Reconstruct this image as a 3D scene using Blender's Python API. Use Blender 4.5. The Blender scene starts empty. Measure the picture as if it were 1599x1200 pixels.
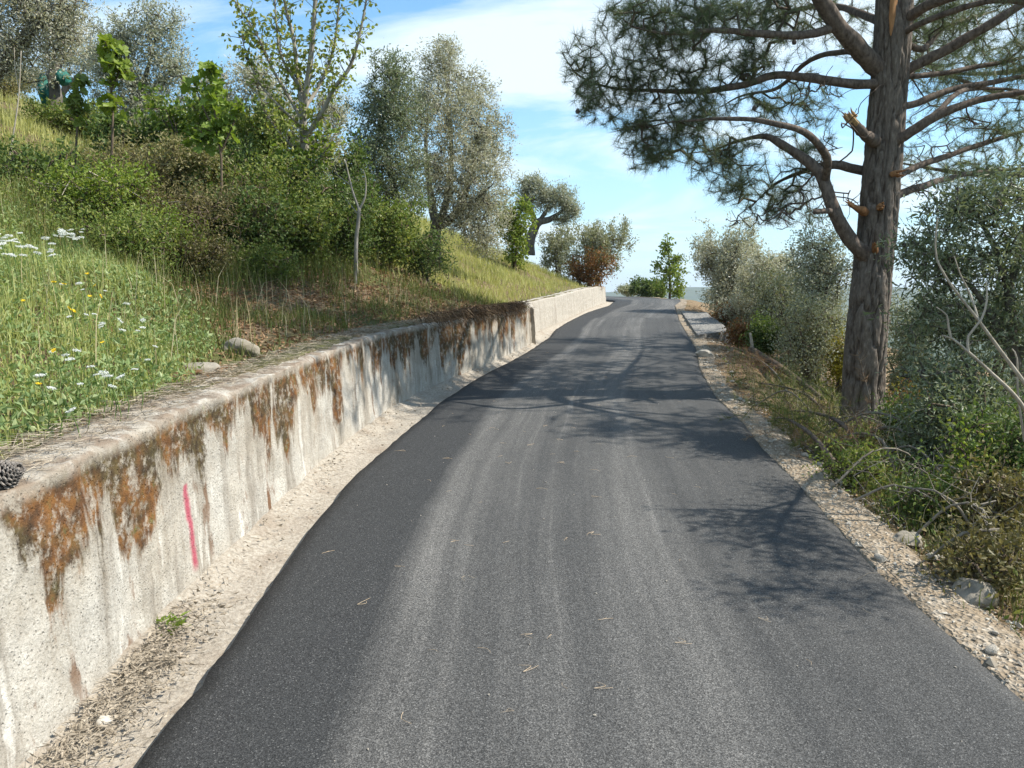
import bpy, math
import numpy as np
from mathutils import Vector

# ------------------------------------------------------------------ camera, sky, sun, exposure
scene = bpy.context.scene
COL = scene.collection
F, CX, CY = 1200.0, 799.5, 600.0          # photograph: 1599 x 1200, focal length in its pixels
PITCH = math.atan(140.0 / F)              # eye level lies on row 460
CAM = np.array([0.0, 0.0, 1.70])
cam = bpy.data.objects.new('camera', bpy.data.cameras.new('camera'))
COL.objects.link(cam)
cam.data.sensor_width = 36.0
cam.data.lens = 36.0 * F / 1599.0
cam.data.clip_end = 20000.0
cam.location = CAM
cam.rotation_euler = (math.pi / 2 - PITCH, 0, 0)
scene.camera = cam

SUN_AZ, SUN_EL = math.radians(90.0), math.radians(47.0)   # azimuth from +Y towards +X
SDIR = Vector((math.sin(SUN_AZ) * math.cos(SUN_EL), math.cos(SUN_AZ) * math.cos(SUN_EL), math.sin(SUN_EL)))
world = bpy.data.worlds.new('World')
scene.world = world
world.use_nodes = True
wn, wl = world.node_tree.nodes, world.node_tree.links
wn.clear()
def wnode(t, **kw):
    n = wn.new(t)
    for k, v in kw.items():
        setattr(n, k, v)
    return n
sky = wnode('ShaderNodeTexSky', sky_type='NISHITA', sun_disc=False, sun_elevation=SUN_EL, sun_rotation=SUN_AZ,
            altitude=300.0, air_density=1.0, dust_density=0.0, ozone_density=2.2)
bg = wnode('ShaderNodeBackground'); bg.inputs[1].default_value = 0.13
out = wnode('ShaderNodeOutputWorld')
tc = wnode('ShaderNodeTexCoord')
sep = wnode('ShaderNodeSeparateXYZ')
add = wnode('ShaderNodeMath', operation='ADD'); add.inputs[1].default_value = 0.16
dx = wnode('ShaderNodeMath', operation='DIVIDE'); dy = wnode('ShaderNodeMath', operation='DIVIDE')
comb = wnode('ShaderNodeCombineXYZ')
mp = wnode('ShaderNodeMapping'); mp.inputs['Rotation'].default_value = (0, 0, 0.25); mp.inputs['Scale'].default_value = (0.55, 1.15, 1.0)
mp.inputs['Location'].default_value = (1.7, 0.35, 0.0)
cn = wnode('ShaderNodeTexNoise'); cn.inputs['Scale'].default_value = 1.15; cn.inputs['Detail'].default_value = 7.0; cn.inputs['Roughness'].default_value = 0.60; cn.inputs['Distortion'].default_value = 0.8
cr = wnode('ShaderNodeValToRGB'); cr.color_ramp.elements[0].position = 0.45; cr.color_ramp.elements[1].position = 0.62
cr.color_ramp.elements[1].color = (0.85, 0.85, 0.85, 1)
mixc = wnode('ShaderNodeMixRGB'); mixc.inputs[2].default_value = (4.5, 5.1, 5.4, 1)
wl.new(tc.outputs['Generated'], sep.inputs[0])
wl.new(sep.outputs[2], add.inputs[0])
wl.new(sep.outputs[0], dx.inputs[0]); wl.new(add.outputs[0], dx.inputs[1])
wl.new(sep.outputs[1], dy.inputs[0]); wl.new(add.outputs[0], dy.inputs[1])
wl.new(dx.outputs[0], comb.inputs[0]); wl.new(dy.outputs[0], comb.inputs[1])
wl.new(comb.outputs[0], mp.inputs[0]); wl.new(mp.outputs[0], cn.inputs['Vector'])
wl.new(cn.outputs['Fac'], cr.inputs[0])
veil = wnode('ShaderNodeMapRange'); veil.inputs[1].default_value = -0.02; veil.inputs[2].default_value = 0.34; veil.inputs[3].default_value = 0.62; veil.inputs[4].default_value = 0.0
veil.interpolation_type = 'SMOOTHSTEP'
tint = wnode('ShaderNodeMixRGB', blend_type='MULTIPLY'); tint.inputs[0].default_value = 1.0; tint.inputs[2].default_value = (0.70, 1.0, 1.02, 1)
mixv = wnode('ShaderNodeMixRGB'); mixv.inputs[2].default_value = (2.7, 3.7, 4.35, 1)
wl.new(sep.outputs[2], veil.inputs[0]); wl.new(sky.outputs[0], tint.inputs[1]); wl.new(tint.outputs[0], mixv.inputs[1]); wl.new(veil.outputs[0], mixv.inputs[0])
wl.new(cr.outputs[0], mixc.inputs[0]); wl.new(mixv.outputs[0], mixc.inputs[1])
wl.new(mixc.outputs[0], bg.inputs[0]); wl.new(bg.outputs[0], out.inputs[0])

sun = bpy.data.objects.new('sun', bpy.data.lights.new('sun', 'SUN'))
COL.objects.link(sun)
sun.data.energy = 5.0
sun.data.angle = math.radians(0.53)
sun.data.color = (1.0, 0.94, 0.84)
sun.rotation_euler = SDIR.to_track_quat('Z', 'Y').to_euler()
sun.location = (20, 5, 30)

vs = scene.view_settings
vs.view_transform = 'Standard'; vs.look = 'None'; vs.gamma = 1.0; vs.exposure = 0.86
vs.use_curve_mapping = False
scene.cycles.max_bounces = 5; scene.cycles.diffuse_bounces = 3; scene.cycles.glossy_bounces = 2; scene.cycles.transmission_bounces = 4; scene.cycles.volume_bounces = 0
scene.cycles.transparent_max_bounces = 8
scene.cycles.use_denoising = True

# ------------------------------------------------------------------ small numeric helpers
RNG = np.random.default_rng(7)
def A(*v): return np.array(v, float)
_right, _fwd, _up = A(1, 0, 0), A(0, math.cos(PITCH), -math.sin(PITCH)), A(0, math.sin(PITCH), math.cos(PITCH))
def ray(u, v): return _fwd + (u - CX) / F * _right + (CY - v) / F * _up
def at(u, v, Y):
    d = ray(u, v); return CAM + d * (Y / d[1])
def unit(v):
    v = np.asarray(v, float); return v / np.maximum(np.linalg.norm(v, axis=-1, keepdims=True), 1e-9)
def _hash(i, j, k, seed):
    h = (i.astype(np.int64) * 374761393 + j.astype(np.int64) * 668265263 + k.astype(np.int64) * 2147483647 + seed * 974634777) & 0xFFFFFFFF
    h = ((h ^ (h >> 13)) * 1274126177) & 0xFFFFFFFF
    h = ((h ^ (h >> 16)) * 2246822519) & 0xFFFFFFFF
    return ((h ^ (h >> 13)) & 0xFFFFFF) / float(0xFFFFFF)
def vnoise(p, seed=0):
    p = np.asarray(p, float); f = np.floor(p); r = p - f; r = r * r * (3 - 2 * r)
    i, j, k = f[..., 0], f[..., 1], f[..., 2]; o = 0
    for a in (0, 1):
        for b in (0, 1):
            for c in (0, 1):
                w = (r[..., 0] if a else 1 - r[..., 0]) * (r[..., 1] if b else 1 - r[..., 1]) * (r[..., 2] if c else 1 - r[..., 2])
                o = o + w * _hash(i + a, j + b, k + c, seed)
    return o * 2 - 1
def fbm(p, seed=0, octaves=4):
    p = np.asarray(p, float); s, a, o = 0, 0.5, 1.0
    for q in range(octaves):
        s = s + a * vnoise(p * o, seed + q * 17); a *= 0.5; o *= 2.03
    return s
def n2(X, Y, sc, seed=0, octaves=4):
    X = np.asarray(X, float); Y = np.asarray(Y, float) + np.zeros_like(X)
    return fbm(np.stack([X * sc, Y * sc, np.zeros_like(X) + 0.37], -1), seed, octaves)

# ------------------------------------------------------------------ mesh helpers
def mesh_np(name, V, Fc, smooth=True, uv=None, attrs=None):
    V = np.ascontiguousarray(V, np.float32); Fc = np.ascontiguousarray(Fc, np.int32)
    me = bpy.data.meshes.new(name)
    nf, k = Fc.shape
    me.vertices.add(len(V)); me.vertices.foreach_set('co', V.ravel())
    me.loops.add(nf * k); me.loops.foreach_set('vertex_index', Fc.ravel())
    me.polygons.add(nf)
    me.polygons.foreach_set('loop_start', np.arange(0, nf * k, k, dtype=np.int32))
    me.polygons.foreach_set('loop_total', np.full(nf, k, np.int32))
    me.polygons.foreach_set('use_smooth', np.full(nf, bool(smooth)))
    if uv is not None:
        l = me.uv_layers.new(name='UVMap'); l.data.foreach_set('uv', np.ascontiguousarray(np.asarray(uv, np.float32)[Fc.ravel()]).ravel())
    for kk, vv in (attrs or {}).items():
        a = me.attributes.new(kk, 'FLOAT', 'POINT'); a.data.foreach_set('value', np.ascontiguousarray(vv, np.float32))
    me.update(calc_edges=True)
    return me
def tag(o, label=None, cat=None, group=None, kind=None):
    if label: o['label'] = label
    if cat: o['category'] = cat
    if group: o['group'] = group
    if kind: o['kind'] = kind
    return o
def link(name, me, mat, parent=None, loc=None):
    o = bpy.data.objects.new(name, me); COL.objects.link(o)
    if mat is not None and len(me.materials) == 0: me.materials.append(mat)
    if parent is not None: o.parent = parent
    if loc is not None: o.location = loc
    return o
def empty(name, loc, label, cat, group=None):
    o = bpy.data.objects.new(name, None); COL.objects.link(o); o.location = tuple(loc); o.empty_display_size = 0.1
    return tag(o, label, cat, group)
MASS = ('twigs', 'crown', 'dead_twigs', 'needles', 'leaves')          # too fine to pick apart piece by piece
def part(name, VF, mat, root, smooth=True, **kw):
    V, Fc = VF
    o = link(name, mesh_np(name, np.asarray(V) - np.array(root.location), Fc, smooth, **kw), mat, root)
    if name in MASS: o['kind'] = 'stuff'
    return o
def grid_faces(nr, nc, wrap=False):
    r = np.arange(nr - 1)[:, None]; c = np.arange(nc if wrap else nc - 1)[None, :]
    c2 = (c + 1) % nc
    return np.stack([(r * nc + c), (r * nc + c2), ((r + 1) * nc + c2), ((r + 1) * nc + c)], -1).reshape(-1, 4)
def smooth_path(pts, n=None, step=0.12):
    P = np.asarray(pts, float)
    if len(P) < 3:
        L = np.linalg.norm(P[-1] - P[0]); m = n or max(3, int(L / step)); s = np.linspace(0, 1, m)[:, None]
        return P[0] * (1 - s) + P[-1] * s
    Q = np.vstack([2 * P[0] - P[1], P, 2 * P[-1] - P[-2]])
    L = np.linalg.norm(np.diff(P, axis=0), axis=1); o = []
    for i in range(len(P) - 1):
        m = max(2, int(L[i] / step)) if n is None else n
        s = np.linspace(0, 1, m, endpoint=False)[:, None]
        a, b, c, d = Q[i], Q[i + 1], Q[i + 2], Q[i + 3]
        o.append(0.5 * (2 * b + (c - a) * s + (2 * a - 5 * b + 4 * c - d) * s * s + (3 * b - a - 3 * c + d) * s ** 3))
    o.append(P[-1:]); return np.vstack(o)
def tube(path, radii, sides=10, bump=0.0, seed=0, cap=True):
    P = np.asarray(path, float); n = len(P)
    R = np.interp(np.linspace(0, 1, n), np.linspace(0, 1, len(radii)), radii) if len(radii) != n else np.asarray(radii, float)
    T = unit(np.gradient(P, axis=0)); N = np.zeros_like(P)
    a = A(1, 0, 0) if abs(T[0][0]) < 0.8 else A(0, 1, 0); N[0] = unit(a - T[0] * a.dot(T[0]))
    for i in range(1, n):
        N[i] = unit(N[i - 1] - T[i] * N[i - 1].dot(T[i]))
    B = np.cross(T, N); th = np.arange(sides) / sides * 2 * math.pi
    D = N[:, None, :] * np.cos(th)[None, :, None] + B[:, None, :] * np.sin(th)[None, :, None]
    rr = R[:, None] * np.ones(sides)
    if bump:
        rr = rr * (1 + bump * fbm((P[:, None, :] + D * R[:, None, None]) * (0.9 / max(R.max(), 0.01)), seed, 3))
    V = (P[:, None, :] + D * rr[..., None]).reshape(-1, 3); Fc = grid_faces(n, sides, True)
    if cap:
        V = np.vstack([V, P[-1] + T[-1] * R[-1] * 0.5]); k = len(V) - 1; b = (n - 1) * sides
        Fc = np.vstack([Fc] + [np.array([[b + i, b + (i + 1) % sides, k, k]]) for i in range(0)])
        if sides % 2 == 0:
            Fc = np.vstack([Fc, np.array([[b + i, b + (i + 1) % sides, b + (i + 2) % sides, k] for i in range(0, sides, 2)])])
    return V, Fc
def join(*vf):
    Vs, Fs, o = [], [], 0
    for V, Fc in vf:
        Vs.append(V); Fs.append(np.asarray(Fc) + o); o += len(V)
    return np.vstack(Vs), np.vstack(Fs)
def edge_tubes(Pa, Pb, ra, rb, sides=4):
    n = len(Pa); T = unit(Pb - Pa); a = np.where(np.abs(T[:, 2:3]) < 0.8, A(0, 0, 1)[None], A(1, 0, 0)[None])
    N = unit(np.cross(T, a)); B = np.cross(T, N); th = np.arange(sides) / sides * 2 * math.pi
    D = N[:, None, :] * np.cos(th)[None, :, None] + B[:, None, :] * np.sin(th)[None, :, None]
    V = np.concatenate([Pa[:, None] + D * ra[:, None, None], Pb[:, None] + D * rb[:, None, None]], 1).reshape(-1, 3)
    i = np.arange(sides); f = np.stack([i, (i + 1) % sides, sides + (i + 1) % sides, sides + i], -1)
    Fc = (np.arange(n)[:, None, None] * (2 * sides) + f[None]).reshape(-1, 4)
    return V, Fc
def leaf_quads(P, D, L, W, rng, fold=0.25):
    n = len(P); D = unit(D); S = unit(np.cross(D, rng.normal(size=(n, 3)))); U = np.cross(S, D)
    L = np.broadcast_to(L, (n,)).reshape(-1, 1); W = np.broadcast_to(W, (n,)).reshape(-1, 1)
    m = P + D * L * 0.45
    V = np.stack([P, m + S * W * 0.5 + U * W * fold, P + D * L, m - S * W * 0.5 + U * W * fold], 1).reshape(-1, 3)
    return V, np.arange(4 * n).reshape(-1, 4)
def needle_tris(P, D, L, W, rng):
    n = len(P); D = unit(D); S = unit(np.cross(D, rng.normal(size=(n, 3))))
    L = np.broadcast_to(L, (n,)).reshape(-1, 1)
    V = np.stack([P - S * W, P + S * W, P + D * L], 1).reshape(-1, 3)
    return V, np.arange(3 * n).reshape(-1, 3)
def blades(P, H, W, rng, lean=0.45, dirbias=None):
    n = len(P); a = rng.uniform(0, 2 * math.pi, n); b = a + rng.normal(0, 0.7, n)
    S = np.stack([np.cos(a), np.sin(a), np.zeros(n)], -1) * (W * rng.uniform(.6, 1.2, n))[:, None]
    l = np.abs(rng.normal(0, lean, n)); Dh = np.stack([np.cos(b + 1.57), np.sin(b + 1.57), np.zeros(n)], -1)
    m = P + Dh * (H * l * 0.3)[:, None] + A(0, 0, 1) * (H * 0.55)[:, None]
    t = P + Dh * (H * l)[:, None] + A(0, 0, 1) * (H * np.maximum(0.35, 1 - 0.35 * l))[:, None]
    V = np.stack([P - S, P + S, m + S * .75, m - S * .75, t], 1).reshape(-1, 3)
    o = (np.arange(n) * 5)[:, None]
    Fc = np.concatenate([o + [0, 1, 2], o + [0, 2, 3], o + [3, 2, 4]], 1).reshape(-1, 3)
    return V, Fc
def rock_mesh(name, seed, size=(1, 1, .7), sub=4, rough=.6):
    import bmesh
    bm = bmesh.new(); bmesh.ops.create_icosphere(bm, subdivisions=sub, radius=1.0)
    V = np.array([v.co[:] for v in bm.verts]); n = fbm(V * 1.3 + seed * 3.1, seed, 3)
    pl = unit(np.random.default_rng(seed).normal(size=(10, 3)))
    V = V * (1 + rough * n + .10 * fbm(V * 4 + seed, seed + 2, 2))[:, None]
    for p in pl:
        d = V @ p; ex = np.maximum(d - 0.74, 0); V = V - ex[:, None] * p * 0.85
    V = V * (1 + .16 * np.abs(fbm(V * 2.2 + seed * 1.7, seed + 4, 3)))[:, None] * np.array(size)
    for v, c in zip(bm.verts, V): v.co = c
    me = bpy.data.meshes.new(name); bm.to_mesh(me); bm.free()
    if sub > 2: me.polygons.foreach_set('use_smooth', np.full(len(me.polygons), True))
    return me

# ------------------------------------------------------------------ materials
MATS = {}
class NT:
    def __init__(s, name):
        s.m = bpy.data.materials.new(name); s.m.use_nodes = True; s.n = s.m.node_tree.nodes; s.l = s.m.node_tree.links
        s.n.clear(); s.out = s.n.new('ShaderNodeOutputMaterial'); MATS[name] = s.m
    def node(s, t, ins=None, **kw):
        n = s.n.new(t)
        for k, v in kw.items(): setattr(n, k, v)
        for k, v in (ins or {}).items():
            if hasattr(v, 'is_output') or isinstance(v, bpy.types.NodeSocket): s.l.new(v, n.inputs[k])
            else: n.inputs[k].default_value = v
        return n
    def math(s, op, a, b=0.0, clamp=False):
        n = s.n.new('ShaderNodeMath'); n.operation = op; n.use_clamp = clamp
        for i, v in enumerate((a, b)):
            if isinstance(v, bpy.types.NodeSocket): s.l.new(v, n.inputs[i])
            else: n.inputs[i].default_value = v
        return n.outputs[0]
    def noise(s, vec, scale, detail=4.0, rough=0.55, dist=0.0):
        n = s.node('ShaderNodeTexNoise', {'Scale': scale, 'Detail': detail, 'Roughness': rough, 'Distortion': dist})
        if vec is not None: s.l.new(vec, n.inputs['Vector'])
        return n.outputs['Fac']
    def voro(s, vec, scale, feature='F1', outp='Distance'):
        n = s.node('ShaderNodeTexVoronoi', {'Scale': scale}, feature=feature)
        if vec is not None: s.l.new(vec, n.inputs['Vector'])
        return n.outputs[outp]
    def ramp(s, fac, stops):
        n = s.n.new('ShaderNodeValToRGB'); s.l.new(fac, n.inputs[0]); e = n.color_ramp.elements
        while len(e) < len(stops): e.new(0.5)
        for el, (p, c) in zip(e, stops):
            el.position = p; el.color = (c, c, c, 1) if isinstance(c, (int, float)) else tuple(c) + (1,)
        return n.outputs[0]
    def mix(s, fac, a, b, mode='MIX'):
        n = s.n.new('ShaderNodeMixRGB'); n.blend_type = mode
        for i, v in enumerate((fac, a, b)):
            if isinstance(v, bpy.types.NodeSocket): s.l.new(v, n.inputs[i])
            elif i == 0: n.inputs[0].default_value = v
            else: n.inputs[i].default_value = tuple(v) + (1,)
        return n.outputs[0]
    def mapping(s, vec, scale=(1, 1, 1), loc=(0, 0, 0)):
        n = s.node('ShaderNodeMapping', {'Scale': scale, 'Location': loc}); s.l.new(vec, n.inputs['Vector']); return n.outputs[0]
    def bump(s, h, strength=0.5, dist=0.02, prev=None):
        n = s.node('ShaderNodeBump', {'Strength': strength, 'Distance': dist, 'Height': h})
        if prev is not None: s.l.new(prev, n.inputs['Normal'])
        return n.outputs[0]
    def finish(s, col, rough=0.9, spec=0.2, normal=None):
        p = s.n.new('ShaderNodeBsdfPrincipled')
        for k, v in (('Base Color', col), ('Roughness', rough), ('Specular IOR Level', spec)):
            if isinstance(v, bpy.types.NodeSocket): s.l.new(v, p.inputs[k])
            else: p.inputs[k].default_value = (tuple(v) + (1,)) if k == 'Base Color' else v
        if normal is not None: s.l.new(normal, p.inputs['Normal'])
        s.l.new(p.outputs[0], s.out.inputs[0]); s.p = p
        return s.m
    def pos(s): return s.node('ShaderNodeNewGeometry').outputs['Position']
    def uv(s): return s.node('ShaderNodeTexCoord').outputs['UV']

def mat_leaf(name, c0, c1, c2=None, under=None, trans=0.3, tcol=None, rough=0.5, spec=0.25):
    t = NT(name); g = t.node('ShaderNodeNewGeometry')
    stops = [(0.0, c0), (0.6, c1)] + ([(1.0, c2)] if c2 else [])
    col = t.ramp(g.outputs['Random Per Island'], stops)
    big = t.noise(g.outputs['Position'], 1.1, 2.0)
    col = t.mix(t.ramp(big, [(0.35, 0.0), (0.65, 0.35)]), col, tuple(min(1, x * 1.5) for x in c1))
    if under: col = t.mix(t.math('MULTIPLY', g.outputs['Backfacing'], 0.85), col, under)
    p = t.node('ShaderNodeBsdfPrincipled', {'Base Color': col, 'Roughness': rough, 'Specular IOR Level': spec})
    tr = t.node('ShaderNodeBsdfTranslucent', {'Color': t.mix(1.0, col, tcol or (1.0, 1.0, 0.55), 'MULTIPLY')})
    tr2 = t.node('ShaderNodeMixShader', {0: trans, 1: p.outputs[0], 2: tr.outputs[0]})
    t.l.new(tr2.outputs[0], t.out.inputs[0])
    return t.m
def mat_bark(name, c0, c1, scale=14.0, stretch=0.25, strength=0.6, patches=None):
    t = NT(name); tcn = t.node('ShaderNodeTexCoord'); v = t.mapping(tcn.outputs['Object'], (1, 1, stretch))
    n = t.noise(v, scale, 6, 0.65); n_b = t.noise(tcn.outputs['Object'], 2.3, 3)
    col = t.ramp(n, [(0.3, c0), (0.7, c1)])
    if patches: col = t.mix(t.ramp(n_b, [(0.5, 0.0), (0.66, 0.7)]), col, patches)
    return t.finish(col, 0.9, 0.15, t.bump(n, strength, 0.02))

def make_materials():
    # asphalt: fresh, with dusty wheel tracks that run along the lane (UV: metres across, metres along)
    t = NT('asphalt'); uv = t.uv(); p = t.pos()
    sx = t.node('ShaderNodeSeparateXYZ', {0: uv}); ux, uy = sx.outputs[0], sx.outputs[1]
    wob = t.noise(t.mapping(uv, (0.5, 0.35, 1)), 1.0, 3)
    x = t.math('ADD', ux, t.math('MULTIPLY', t.math('SUBTRACT', wob, 0.5), 0.28))
    def track(c, w):
        d = t.math('ABSOLUTE', t.math('SUBTRACT', x, c)); return t.math('SUBTRACT', 1.0, t.math('DIVIDE', d, w), True)
    streak = t.noise(t.mapping(uv, (8.5, 0.18, 1)), 1.0, 5, 0.62); fine = t.noise(t.mapping(uv, (40.0, 0.5, 1)), 1.0, 3, 0.6)
    speck = t.noise(p, 140.0, 2, 0.6); blot = t.noise(t.mapping(uv, (0.9, 0.35, 1)), 1.6, 4)
    lane = t.ramp(t.math('DIVIDE', x, 3.2), [(0.195, 0.0), (0.225, 0.85), (0.275, 0.8), (0.33, 0.50), (0.50, 0.45), (0.565, 0.85), (0.635, 0.85), (0.70, 0.34), (0.95, 0.22)])
    dust = t.math('MULTIPLY', lane, t.ramp(streak, [(0.30, 0.35), (0.60, 1.0)]))
    thin = t.math('MULTIPLY', t.ramp(streak, [(0.60, 0.0), (0.68, 1.0)]), t.math('MULTIPLY', track(1.4, 1.5), 0.6))
    dust = t.math('ADD', dust, t.math('MULTIPLY', thin, t.ramp(fine, [(0.4, 0.2), (0.6, 1.0)])), True)
    dust = t.math('MULTIPLY', dust, t.ramp(blot, [(0.3, 0.55), (0.6, 1.0)]))
    dust = t.math('MULTIPLY', dust, t.ramp(speck, [(0.36, 0.35), (0.60, 1.0)]))
    vc = t.node('ShaderNodeTexVoronoi', {'Scale': 235.0, 'Vector': p}); cell = t.node('ShaderNodeSeparateColor', {0: vc.outputs['Color']}).outputs[0]
    base = t.ramp(cell, [(0.0, (0.016, 0.0165, 0.017)), (0.6, (0.038, 0.039, 0.0395)), (0.96, (0.062, 0.063, 0.063)), (1.0, (0.15, 0.15, 0.145))])
    dusty = t.ramp(cell, [(0.0, (0.085, 0.081, 0.075)), (0.6, (0.21, 0.202, 0.188)), (1.0, (0.36, 0.345, 0.32))])
    col = t.mix(t.math('MULTIPLY', dust, 0.85), base, dusty)
    b1 = t.bump(vc.outputs['Distance'], 0.35, 0.004); b2 = t.bump(t.noise(p, 9.0, 4), 0.12, 0.01, b1)
    t.finish(col, t.ramp(speck, [(0.3, 0.68), (0.7, 0.9)]), 0.22, b2)
    t = NT('asphalt_edge'); p = t.pos(); t.finish(t.ramp(t.noise(p, 60, 3), [(0.4, (0.012, 0.012, 0.013)), (0.7, (0.05, 0.05, 0.05))]), 0.9, 0.2, t.bump(t.voro(p, 50.0), 1.0, 0.012))
    # old concrete wall: UV = (metres along, metres below the top edge)
    t = NT('wall_concrete'); uv = t.uv(); p = t.pos()
    sx = t.node('ShaderNodeSeparateXYZ', {0: uv}); dn = sx.outputs[1]
    grain = t.noise(p, 75.0, 4, 0.8); mid = t.noise(p, 7.0, 5, 0.6); low = t.noise(p, 1.3, 3)
    col = t.ramp(grain, [(0.30, (0.18, 0.165, 0.14)), (0.44, (0.41, 0.39, 0.345)), (0.68, (0.58, 0.555, 0.505))])
    col = t.mix(t.ramp(mid, [(0.36, 0.5), (0.58, 0.0)]), col, (0.34, 0.315, 0.275))
    col = t.mix(t.ramp(low, [(0.38, 0.4), (0.56, 0.0)]), col, (0.38, 0.32, 0.24))
    drip = t.noise(t.mapping(uv, (6.0, 0.7, 1)), 1.0, 5, 0.6)
    col = t.mix(t.math('MULTIPLY', t.ramp(drip, [(0.48, 0.0), (0.66, 1.0)]), 0.7), col, (0.16, 0.135, 0.105))
    col = t.mix(t.math('MULTIPLY', t.ramp(t.noise(t.mapping(uv, (7.0, 1.1, 1), (3.3, 1.7, 0)), 1.0, 4, 0.5), [(0.62, 0.0), (0.66, 1.0)]), 0.75), col, (0.60, 0.575, 0.52))
    # rusty lichen and moss that hangs down from the coping
    lich = t.noise(t.mapping(uv, (3.6, 0.85, 1), (9.1, 0, 0)), 1.0, 7, 0.64, 0.25)
    reach = t.noise(t.mapping(uv, (0.75, 0.0, 1), (4.9, 0, 0)), 1.0, 2)
    fall = t.math('MULTIPLY', dn, 0.42)
    k = t.math('SUBTRACT', t.math('ADD', lich, t.math('MULTIPLY', t.math('SUBTRACT', reach, 0.5), 0.55)), fall)
    edge0 = t.ramp(dn, [(0.0, 0.0), (0.07, 1.0)])
    lm = t.math('MULTIPLY', t.ramp(k, [(0.345, 0.0), (0.40, 0.96)]), edge0)
    lm = t.math('MULTIPLY', lm, t.ramp(t.noise(p, 17.0, 6, 0.75), [(0.36, 0.1), (0.50, 1.0)]))
    lc = t.ramp(t.noise(p, 11.0, 4, 0.6), [(0.30, (0.04, 0.024, 0.014)), (0.44, (0.11, 0.05, 0.02)), (0.58, (0.19, 0.085, 0.024)), (0.66, (0.11, 0.085, 0.03)), (0.76, (0.20, 0.19, 0.03))])
    moss = t.ramp(t.noise(p, 3.2, 4, 0.65), [(0.44, 0.0), (0.58, 0.85)])
    lc = t.mix(moss, lc, t.ramp(t.noise(p, 26, 3), [(0.4, (0.030, 0.024, 0.014)), (0.65, (0.085, 0.07, 0.03))]))
    veil = t.math('MULTIPLY', t.ramp(k, [(0.20, 0.0), (0.42, 0.55)]), edge0)
    col = t.mix(t.math('MULTIPLY', veil, t.ramp(mid, [(0.3, 1.0), (0.65, 0.3)])), col, (0.20, 0.165, 0.115))
    col = t.mix(lm, col, lc)
    sp = t.math('MULTIPLY', t.ramp(t.noise(t.mapping(uv, (4.5, 1.4, 1), (1.2, 8.0, 0)), 1.0, 6, 0.66), [(0.585, 0.0), (0.63, 0.9)]), t.ramp(low, [(0.4, 0.2), (0.6, 1.0)]))
    col = t.mix(sp, col, (0.14, 0.066, 0.028))
    topd = t.ramp(dn, [(0.0, 1.0), (0.03, 0.0)])
    col = t.mix(t.math('MULTIPLY', topd, t.ramp(mid, [(0.44, 0.85), (0.6, 0.1)])), col, (0.19, 0.14, 0.10))
    py = t.node('ShaderNodeSeparateXYZ', {0: p}).outputs[1]
    cy = t.math('ADD', 3.80, t.math('MULTIPLY', dn, 0.06)); fz = t.math('MULTIPLY', t.math('SUBTRACT', t.noise(p, 34.0, 4, 0.7), 0.5), 0.03)
    across = t.math('ADD', t.math('ABSOLUTE', t.math('SUBTRACT', py, cy)), fz)
    pm = t.math('MULTIPLY', t.ramp(across, [(0.012, 0.88), (0.040, 0.0)]), t.math('MULTIPLY', t.ramp(dn, [(0.37, 0.0), (0.385, 1.0)]), t.ramp(dn, [(0.80, 1.0), (0.85, 0.0)])))
    pm = t.math('MULTIPLY', pm, t.ramp(grain, [(0.30, 0.45), (0.48, 1.0)]))
    col = t.mix(pm, col, (0.36, 0.045, 0.085))
    pits = t.ramp(t.voro(p, 48.0), [(0.0, 0.0), (0.28, 1.0)])
    b = t.bump(pits, 0.7, 0.010); b = t.bump(mid, 0.7, 0.03, b); b = t.bump(grain, 0.8, 0.010, b)
    t.finish(col, 0.95, 0.1, b)
    # pale rendered concrete of the further wall
    t = NT('wall_concrete_pale'); uv = t.uv(); p = t.pos()
    col = t.ramp(t.noise(p, 30, 4, 0.7), [(0.3, (0.30, 0.27, 0.225)), (0.7, (0.45, 0.415, 0.36))])
    col = t.mix(t.ramp(t.noise(t.mapping(uv, (5.0, 0.5, 1)), 1.0, 5, 0.6), [(0.5, 0.0), (0.68, 0.65)]), col, (0.23, 0.20, 0.165))
    t.finish(col, 0.95, 0.1, t.bump(t.noise(p, 12, 5), 0.6, 0.03))
    t = NT('slab_concrete'); p = t.pos()
    col = t.ramp(t.noise(p, 28, 5, 0.75), [(0.34, (0.11, 0.107, 0.10)), (0.64, (0.30, 0.29, 0.27))])
    t.finish(col, 0.95, 0.15, t.bump(t.noise(p, 22, 5), 0.9, 0.05))
    # ground
    t = NT('hillside_soil'); p = t.pos()
    col = t.ramp(t.noise(p, 16, 6, 0.7), [(0.3, (0.07, 0.048, 0.03)), (0.5, (0.15, 0.108, 0.066)), (0.7, (0.29, 0.22, 0.145))])
    col = t.mix(t.ramp(t.noise(p, 0.9, 5, 0.6), [(0.45, 0.0), (0.6, 0.75)]), col, t.ramp(t.noise(p, 30, 4), [(0.35, (0.05, 0.065, 0.02)), (0.65, (0.13, 0.15, 0.045))]))
    t.finish(col, 0.95, 0.1, t.bump(t.noise(p, 22, 6, 0.7), 0.9, 0.05))
    t = NT('grassy_ground'); p = t.pos()
    col = t.ramp(t.noise(p, 14, 6, 0.7), [(0.3, (0.055, 0.07, 0.02)), (0.5, (0.12, 0.14, 0.04)), (0.7, (0.21, 0.20, 0.08))])
    t.finish(col, 0.95, 0.1, t.bump(t.noise(p, 22, 6, 0.7), 0.9, 0.05))
    t = NT('gutter_dirt'); p = t.pos()
    col = t.ramp(t.noise(p, 42, 6, 0.72), [(0.28, (0.19, 0.16, 0.125)), (0.5, (0.33, 0.295, 0.245)), (0.72, (0.46, 0.42, 0.36))])
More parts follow.
